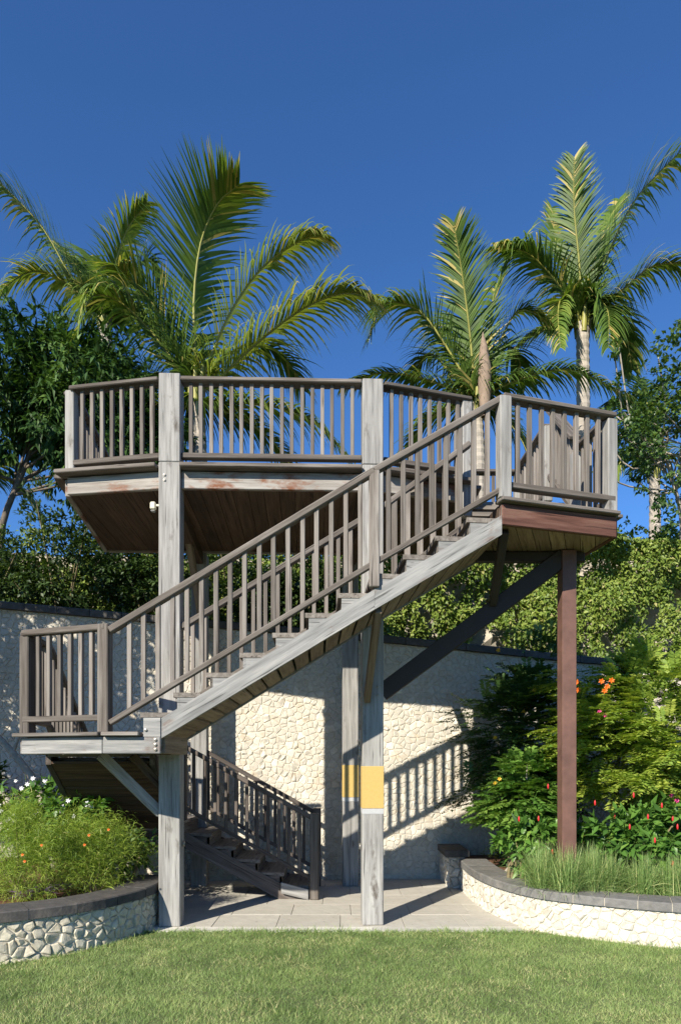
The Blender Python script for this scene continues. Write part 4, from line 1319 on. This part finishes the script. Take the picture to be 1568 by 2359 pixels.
# vines: leaves hanging over the rough wall, dense along the top
def vines(name, x0, x1, n, label, dens):
    X = rng.uniform(x0, x1, n)
    s = np.array([S_ROCK(x) for x in np.linspace(x0, x1, 80)])
    sv = np.interp(X, np.linspace(x0, x1, 80), s)
    ev = [RE(k) for k in np.linspace(0, RL, 200)]
    ss = np.linspace(0, RL, 200)
    ex = np.array(ev)
    px_, py_, tx, ty = [np.interp(sv, ss, ex[:, i]) for i in range(4)]
    top = np.array([rock_top(x) for x in np.linspace(x0, x1, 40)])
    zt_ = np.interp(X, np.linspace(x0, x1, 40), top)
    H = zt_ + .25 - 3.05
    u = rng.random(n) ** dens
    patch = vnoise(X, u * H, .45, 21) * .6 + vnoise(X, u * H, .16, 22) * .4
    strands = vnoise(X + .05 * vnoise(X, u * H, .3, 40), u * H * .15, .06, 23)
    thr = .22 + .25 * np.clip(u * 2.2 - .5, 0, 1)
    ok = (patch * .45 + strands * .55 > thr)
    z = zt_ + .25 - u * H
    d = .06 + .22 * rng.random(n) * (1 - .5 * u) + .8 * np.clip(.25 - u, 0, 1) + .55 * vnoise(X, u * H, .55, 31) ** 2 + .2 * vnoise(X, u * H, .2, 32)
    P = np.stack([px_ + ty * d, py_ - tx * d, z], 1)[ok]
    m = len(P)
    D = rand_dirs(m) * .8; D[:, 2] -= .55; D[:, 1] -= .25
    Nn = rand_dirs(m) * .6; Nn[:, 1] -= .7; Nn[:, 2] += .7
    va = np.clip(.28 + .5 * patch[ok] + rng.normal(0, .18, m), 0, .9)
    dryv = rng.random(m) < .035; va[dryv] = .98
    V, Fc, v = leaves(P, D, Nn, rng.uniform(.05, .10, m), rng.uniform(.03, .055, m), va)
    o = link(name, mesh_np(V, Fc, L_VINE, v)); props(o, label=label, cat='vines', kind='stuff')
rxs = [RE(k * RL / 300)[0] for k in range(301)]
S_ROCK = lambda x: float(np.interp(x, rxs, [k * RL / 300 for k in range(301)]))
vines('hanging_vines', -.2, 8.0, 66000, 'yellow green vines trailing down the rough upper wall on the right', 1.25)
vines('hanging_vines', -9.0, -.2, 36000, 'vines on the upper wall behind the dark bushes', 1.0)
# rounded creeper crest along the top of the bank on the right
CG = 'leafy bushes along the crest of the right bank'
cx_ = [(1.6, 12.0, 5.0, 1.0, .5), (3.2, 12.2, 5.05, 1.0, .5), (4.7, 12.5, 5.25, 1.0, .6), (6.1, 12.8, 5.45, 1.0, .7)]
cl_ = ['bright green bush on the bank crest directly behind the upper landing', 'bright green bush on the bank crest just right of the brown column', 'bright green bush on the bank crest at the foot of the small palm', 'tallest bright green bush on the bank crest at the right edge']
for k, (x, y_, z, rx, rz) in enumerate(cx_):
    bush('crest_bush', (x, y_, z), (rx, .7, rz), 30, 4200, .09, .055, L_VINE, cl_[k], group=CG, vm=.42, vs=.2, foot=(x, y_, z - .5), stems=3)

# ------------------------------------------------------------------ feathery shrubs, right planter
def sprays(cl, n_sp, Ls, leafL, leafW, level, v_mid, v_sd, center):
    """pinnate leaves: small leaflets in two ranks along near-level twigs"""
    P, D, N_, va = [], [], [], []
    for k in range(n_sp):
        c = cl[rng.integers(0, len(cl))]
        o = np.array(c[:3]) + rand_dirs(1)[0] * c[3] * rng.random() ** .5 * np.array([1, 1, .6])
        d = (o - center); d[2] *= .3; d = unit(d[None])[0] + rng.normal(0, .55, 3) * [1, 1, level]
        d = unit(d[None])[0]
        L = Ls * rng.uniform(.6, 1.25)
        s = unit(np.cross(d, [0, 0, 1.0])[None])[0]
        nn = np.cross(s, d)
        m = 9
        f = np.linspace(.12, 1, m)
        pts = o + d * (f[:, None] * L) + np.array([0, 0, -1]) * (f[:, None] ** 2 * L * .22)
        cv = rng.normal(v_mid, v_sd)
        for side in (-1, 1):
            P.append(pts); D.append(s * side * .9 + d * .45 + rng.normal(0, .12, (m, 3))); N_.append(np.repeat(nn[None], m, 0) + rng.normal(0, .15, (m, 3)))
            va.append(np.clip(cv + rng.normal(0, .09, m), 0, .9))
    P, D, N_ = np.concatenate(P), np.concatenate(D), np.concatenate(N_)
    n = len(P)
    return leaves(P, D, N_, rng.uniform(.8, 1.2, n) * leafL, leafW, np.concatenate(va))
def feathery(name, center, radii, n_cl, n_sp, leafm, label, foot, flowers, vm=.5, vs=.16, keep=lambda p: True, Ls=.28, lL=.07, lW=.032, stems=7, pale=0):
    t = empty(name, foot, label=label, cat='shrub', group='flowering shrubs in the right planter')
    f = np.array(foot)
    cl = clumps_in(center, radii, n_cl, .15, .3, .25, keep)
    V, Fc, v = sprays(cl, n_sp, Ls, lL, lW, .35, vm, vs, np.array(center))
    o = link('foliage', mesh_np(V - f, Fc, leafm, v), t, Matrix.Translation(Vector(foot))); o['kind'] = 'stuff'
    for k in range(stems):
        e = np.array(cl[rng.integers(0, len(cl))][:3])
        s = f + [rng.normal(0, .10), rng.normal(0, .08), -.04]
        V, Fc, _ = tube(catmull([s, s * .55 + e * .45 + rng.normal(0, .08, 3), e], 8), np.linspace(.024, .006, 9), 6)
        link('stem', mesh(V - f, Fc, BARK_PALE if k < pale else STEM, smooth=True), t, Matrix.Translation(Vector(foot)))
    for mat, spots, size in flowers:
        for (px, py, Y) in spots:
            flower(t, at(px, py, Y), size, mat)
    return t
feathery('flowering_shrub', (2.3, 8.35, 1.75), (1.0, .6, 1.3), 80, 1500, L_SHRUB_SHADE, 'dark feathery shrub with yellow blossoms in shade against the tall wall', (2.35, 8.5, .3),
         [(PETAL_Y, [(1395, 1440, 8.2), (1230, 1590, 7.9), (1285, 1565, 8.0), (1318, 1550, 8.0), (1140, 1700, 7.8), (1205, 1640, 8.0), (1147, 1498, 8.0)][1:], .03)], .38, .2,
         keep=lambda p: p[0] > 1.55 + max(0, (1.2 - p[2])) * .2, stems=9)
feathery('flowering_shrub', (3.55, 7.7, 1.75), (1.25, .75, 1.25), 90, 3000, L_SHRUB, 'tall bright feathery shrub with orange and pink blossoms right of the brown column', (3.4, 7.9, .3),
         [(PETAL_O, [(1385, 1570, 7.2), (1398, 1582, 7.2), (1408, 1568, 7.2), (1392, 1592, 7.2), (1328, 1572, 7.3), (1330, 1590, 7.3)], .034), (PETAL_P, [(1392, 1648, 7.1), (1380, 1640, 7.1), (1546, 1832, 6.8), (1558, 1845, 6.8)], .026)], .58, .16, stems=10, pale=4)
feathery('flowering_shrub', (4.75, 8.3, 2.0), (1.1, .75, 1.45), 60, 2400, L_SHRUB, 'feathery shrub against the tall wall mostly beyond the right edge of the view', (4.8, 8.4, .3), [], .52, .16)
feathery('flowering_shrub', (1.98, 7.45, 1.2), (.48, .38, .42), 30, 480, L_BROAD, 'light green leafy shrub with bare pale stems at the right planter corner', (1.95, 7.55, .32),
         [(PETAL_Y, [(1140, 1805, 7.2), (1150, 1795, 7.2)], .024)], .62, .14, Ls=.2, lL=.075, lW=.042, pale=6, stems=8)
def redplant(cx0, x1, n, Y, zc, rz, label, spots, foot):
    bush('red_flower_plant', ((cx0 + x1) / 2, Y, zc), ((x1 - cx0) / 2, .35, rz), 26, n, .13, .055, L_BROAD, label, 'flowering plant', 'red flowering plants in front of the shrubs', .42, .16, .15, None, .1, .2, .2, foot, 8)
    t = [o for o in scene.objects if o.name.startswith('red_flower_plant')][-1]
    return t
def red_heads(t, spots):
    for (px, py, Y) in spots:
        p = at(px, py, Y)
        V, Fc, _ = tube([p + UP * -.026, p + UP * -.009, p + UP * .011, p + UP * .026], [.005, .010, .009, .003], 6)
        link('flower_head', mesh(V - np.array(p), Fc, PETAL_R, smooth=True), t, Matrix.Translation(p))
t = redplant(1.75, 2.15, 650, 7.05, .78, .24, 'low dark leaved plant with upright red flowers left of the brown column', None, (1.85, 7.05, .32))
red_heads(t, [(1195, 1887, 6.75), (1240, 1886, 6.75), (1291, 1897, 6.7), (1309, 1890, 6.7), (1272, 1963, 6.6), (1262, 1812, 6.8), (1350, 1880, 6.8)][:6])
t = redplant(2.35, 3.9, 2300, 6.75, .84, .32, 'low dark leaved plant with upright red flowers right of the brown column', None, (3.0, 6.8, .32))
red_heads(t, [(1459, 1832, 6.6), (1524, 1856, 6.6), (1450, 1905, 6.5), (1492, 1882, 6.5), (1549, 1886, 6.5), (1508, 1936, 6.4), (1612, 1935, 6.4), (1549, 1990, 6.3), (1560, 1905, 6.4), (1415, 1880, 6.6), (1370, 1850, 6.7)])

# fountain grass clumps
TG = 'fountain grass clumps along the right planter'
def clump(x, y_, h, n, label, dead=.12):
    t = empty('grass_clump', (x, y_, .31), label=label, cat='grass clump', group=TG)
    a = rng.uniform(0, 2 * np.pi, n); lean = np.abs(rng.normal(0, .42, n))
    D = np.stack([np.cos(a) * lean, np.sin(a) * lean, np.ones(n)], 1)
    P = np.stack([rng.normal(0, .045, n), rng.normal(0, .045, n), np.full(n, .0)], 1)
    S = np.stack([-np.sin(a), np.cos(a), np.zeros(n)], 1) + rng.normal(0, .4, (n, 3))
    va = np.clip(rng.normal(.45, .18, n), 0, .9); va[rng.random(n) < dead] = .98
    V, Fc, v = strips(P, D, S, rng.uniform(.5, 1.1, n) * h, rng.uniform(.005, .010, n), va, .16 + .25 * lean, 4, .7)
    o = link('blade_tuft', mesh_np(V, Fc, L_TUFT, v), t, Matrix.Translation((x, y_, .31))); o['kind'] = 'stuff'
pos = []
for k in range(15):
    s = 1.35 + k * .33
    x, y_, tx, ty = ER(s)
    for r in (0, 1):
        off = -.46 - r * .36 - (.14 if s < 2 else 0)
        pos.append((x + ty * off + random.uniform(-.06, .06), y_ - tx * off + random.uniform(-.05, .05), r, k))
pos += [(1.93, 6.52, 2, 20), (2.12, 6.36, 2, 21), (2.36, 6.42, 2, 22), (2.05, 6.78, 2, 23)]
for (x, y_, r, k) in pos:
    px = CX + x / y_ * F_
    if px > 1950: continue
    nb = abs(x - colx) < .3
    where = ('beside the brown column' if nb else ('left of the brown column' if x < colx else 'right of the brown column'))
    nth = sum(1 for q in pos if q[2] == r and q[3] < k)
    ordn = ['first', 'second', 'third', 'fourth', 'fifth', 'sixth', 'seventh', 'eighth', 'ninth', 'tenth', 'eleventh', 'twelfth', 'thirteenth', 'fourteenth', 'fifteenth'][nth]
    clump(x, y_, .44 if r == 0 else .52, 850, f'{ordn} fountain grass clump from the planter corner, {("front", "rear", "middle")[r]} row, {where}')

# ------------------------------------------------------------------ left planter
def in_bed_edge(x, y_):
    return y_ < float(np.interp(x, [-7, -4.3, -3.05, -2.5, -2.2, -1.98], [4.75, 5.2, 5.55, 5.9, 6.2, 6.6]))
def fine_shrub(x, y_, z, rx, rz, n, label, reds):
    t = empty('fine_leaf_shrub', (x, y_, .33), label=label, cat='shrub', group='fine leaved shrubs in the left planter')
    f = np.array((x, y_, .33))
    nc = 46
    cc = rand_dirs(nc, .3) * (rng.random((nc, 1)) ** .4) * [rx, rx * .8, rz] + [x, y_, z]
    cc[:, 2] = np.maximum(cc[:, 2], .40)
    for i_ in range(nc):
        if in_bed_edge(cc[i_, 0], cc[i_, 1] - .14): cc[i_, 1] += .26
    k = rng.integers(0, nc, n)
    out = unit(cc - np.array([x, y_, z - rz * .5]))
    D = out[k] * .6 + rand_dirs(n) * 1.0; D[:, 2] += .3
    P = cc[k] + rng.normal(0, .085, (n, 3))
    va = np.clip((rng.normal(.5, .13, nc))[k] + rng.normal(0, .14, n), 0, .9); va[rng.random(n) < .02] = .97
    V, Fc, v = strips(P, D, rand_dirs(n), rng.uniform(.04, .10, n), rng.uniform(.0035, .007, n), va, .55, 3, .8)
    o = link('foliage', mesh_np(V - f, Fc, L_FINE, v), t, Matrix.Translation(Vector(f))); o['kind'] = 'stuff'
    for j in range(10):
        e = cc[rng.integers(0, nc)]
        V, Fc, _ = tube(catmull([f + rng.normal(0, .05, 3) * [1, 1, 0], (f + e) / 2, e], 5), np.linspace(.012, .004, 6), 5)
        link('stem', mesh(V - f, Fc, STEM), t, Matrix.Translation(Vector(f)))
    for (px, py, Y) in reds: flower(t, at(px, py, Y), .014, PETAL_O)
fine_shrub(-2.95, 6.25, .72, .66, .44, 21000, 'wide yellow green fine leaved shrub with tiny orange flowers at the left edge', [(96, 1948, 5.85), (195, 1947, 5.8), (52, 1970, 5.7), (57, 1985, 5.7), (205, 1925, 5.9)])
fine_shrub(-2.34, 6.5, .68, .44, .36, 13000, 'smaller yellow green fine leaved shrub beside the left tall post', [(250, 1912, 6.1)])
fine_shrub(-3.75, 6.05, .75, .5, .38, 7000, 'yellow green fine leaved shrub just outside the left edge of the view', [])
bush('white_flower_shrub', (-3.15, 7.3, 1.05), (.72, .4, .42), 36, 2300, .10, .055, L_BROAD, 'broad leaved green shrub dotted with white flowers beneath the left landing', 'shrub', None, .46, .17, .1, (PETAL_W, 44, .026, .9), .12, .22, .3, (-3.1, 7.35, .33), 8)
bush('dark_shrub', (-2.35, 7.35, .62), (.42, .3, .3), 20, 900, .09, .045, L_MANGO, 'dark low shrub in the shade under the lower landing', 'shrub', None, .35, .2, .1, None, .1, .2, .3, (-2.35, 7.35, .33), 4)
bush('wall_shrub', (-4.4, 8.1, 1.2), (.6, .35, .6), 24, 1300, .12, .05, L_MANGO, 'dark leafy shrub against the dappled wall at the left edge', 'shrub', None, .4, .2, .2, None, .15, .25, .3, (-4.4, 8.1, .33), 5)
# leaning pale stem against the left wall
t = empty('bare_trunk', (-3.35, 8.0, .33), label='bare pale leaning trunk against the dappled wall at the left', cat='tree trunk')
V, Fc, _ = tube(catmull([(-3.32, 7.95, .33), at(95, 1835, 7.95), at(30, 1735, 8.1), at(-60, 1640, 8.3), at(-150, 1500, 8.4)], 14), np.linspace(.05, .03, 15), 8)
link('trunk', mesh(V - np.array((-3.35, 8.0, .33)), Fc, BARK_PALE, smooth=True), t, Matrix.Translation((-3.35, 8.0, .33)))
V, Fc, _ = tube(catmull([at(30, 1735, 8.1), at(60, 1640, 8.2), at(50, 1560, 8.3)], 8), np.linspace(.022, .008, 9), 6)
link('limb', mesh(V - np.array(at(30, 1735, 8.1)), Fc, BARK_PALE, smooth=True), t, Matrix.Translation(at(30, 1735, 8.1)))
cl = [(*at(-150 + rng.normal(0, 40), 1500 + rng.normal(0, 60), 8.4), .2) for k in range(8)]
V, Fc, v = crown_leaves(cl, 500, .12, .05, .3, .4, .2, np.array(at(-150, 1500, 8.4)))
o = link('foliage', mesh_np(V - np.array((-3.35, 8.0, .33)), Fc, L_MANGO, v), t, Matrix.Translation((-3.35, 8.0, .33))); o['kind'] = 'stuff'
# purple rosettes
PU = 'purple leaved plants on the left planter edge'
for px, py, lab in ((150, 2050, 'purple leaved rosette plant on the planter edge right of its twin'), (100, 2062, 'upright purple leaved plant on the planter edge, middle one'), (60, 2068, 'dull purple leaved plant on the planter edge nearest the left side')):
    q = at(px, py, 1)
    Yp = (.385 - 1.6) / (q.z - 1.6)
    p = at(px, py, Yp)
    t = empty('purple_plant', p, label=lab, cat='plant', group=PU)
    for k in range(11):
        a = k * 2.4 + rng.random()
        el_ = rng.uniform(.15, 1.0)
        V, Fc, v = leaves([[0, 0, 0]], [[math.cos(a), math.sin(a) * .8, el_]], [[0, 0, 1]], rng.uniform(.13, .22), .05, np.array([rng.uniform(.2, .9)]), .2, .25)
        link('leaf', mesh_np(V, Fc, L_PURPLE, v), t, Matrix.Translation(p))
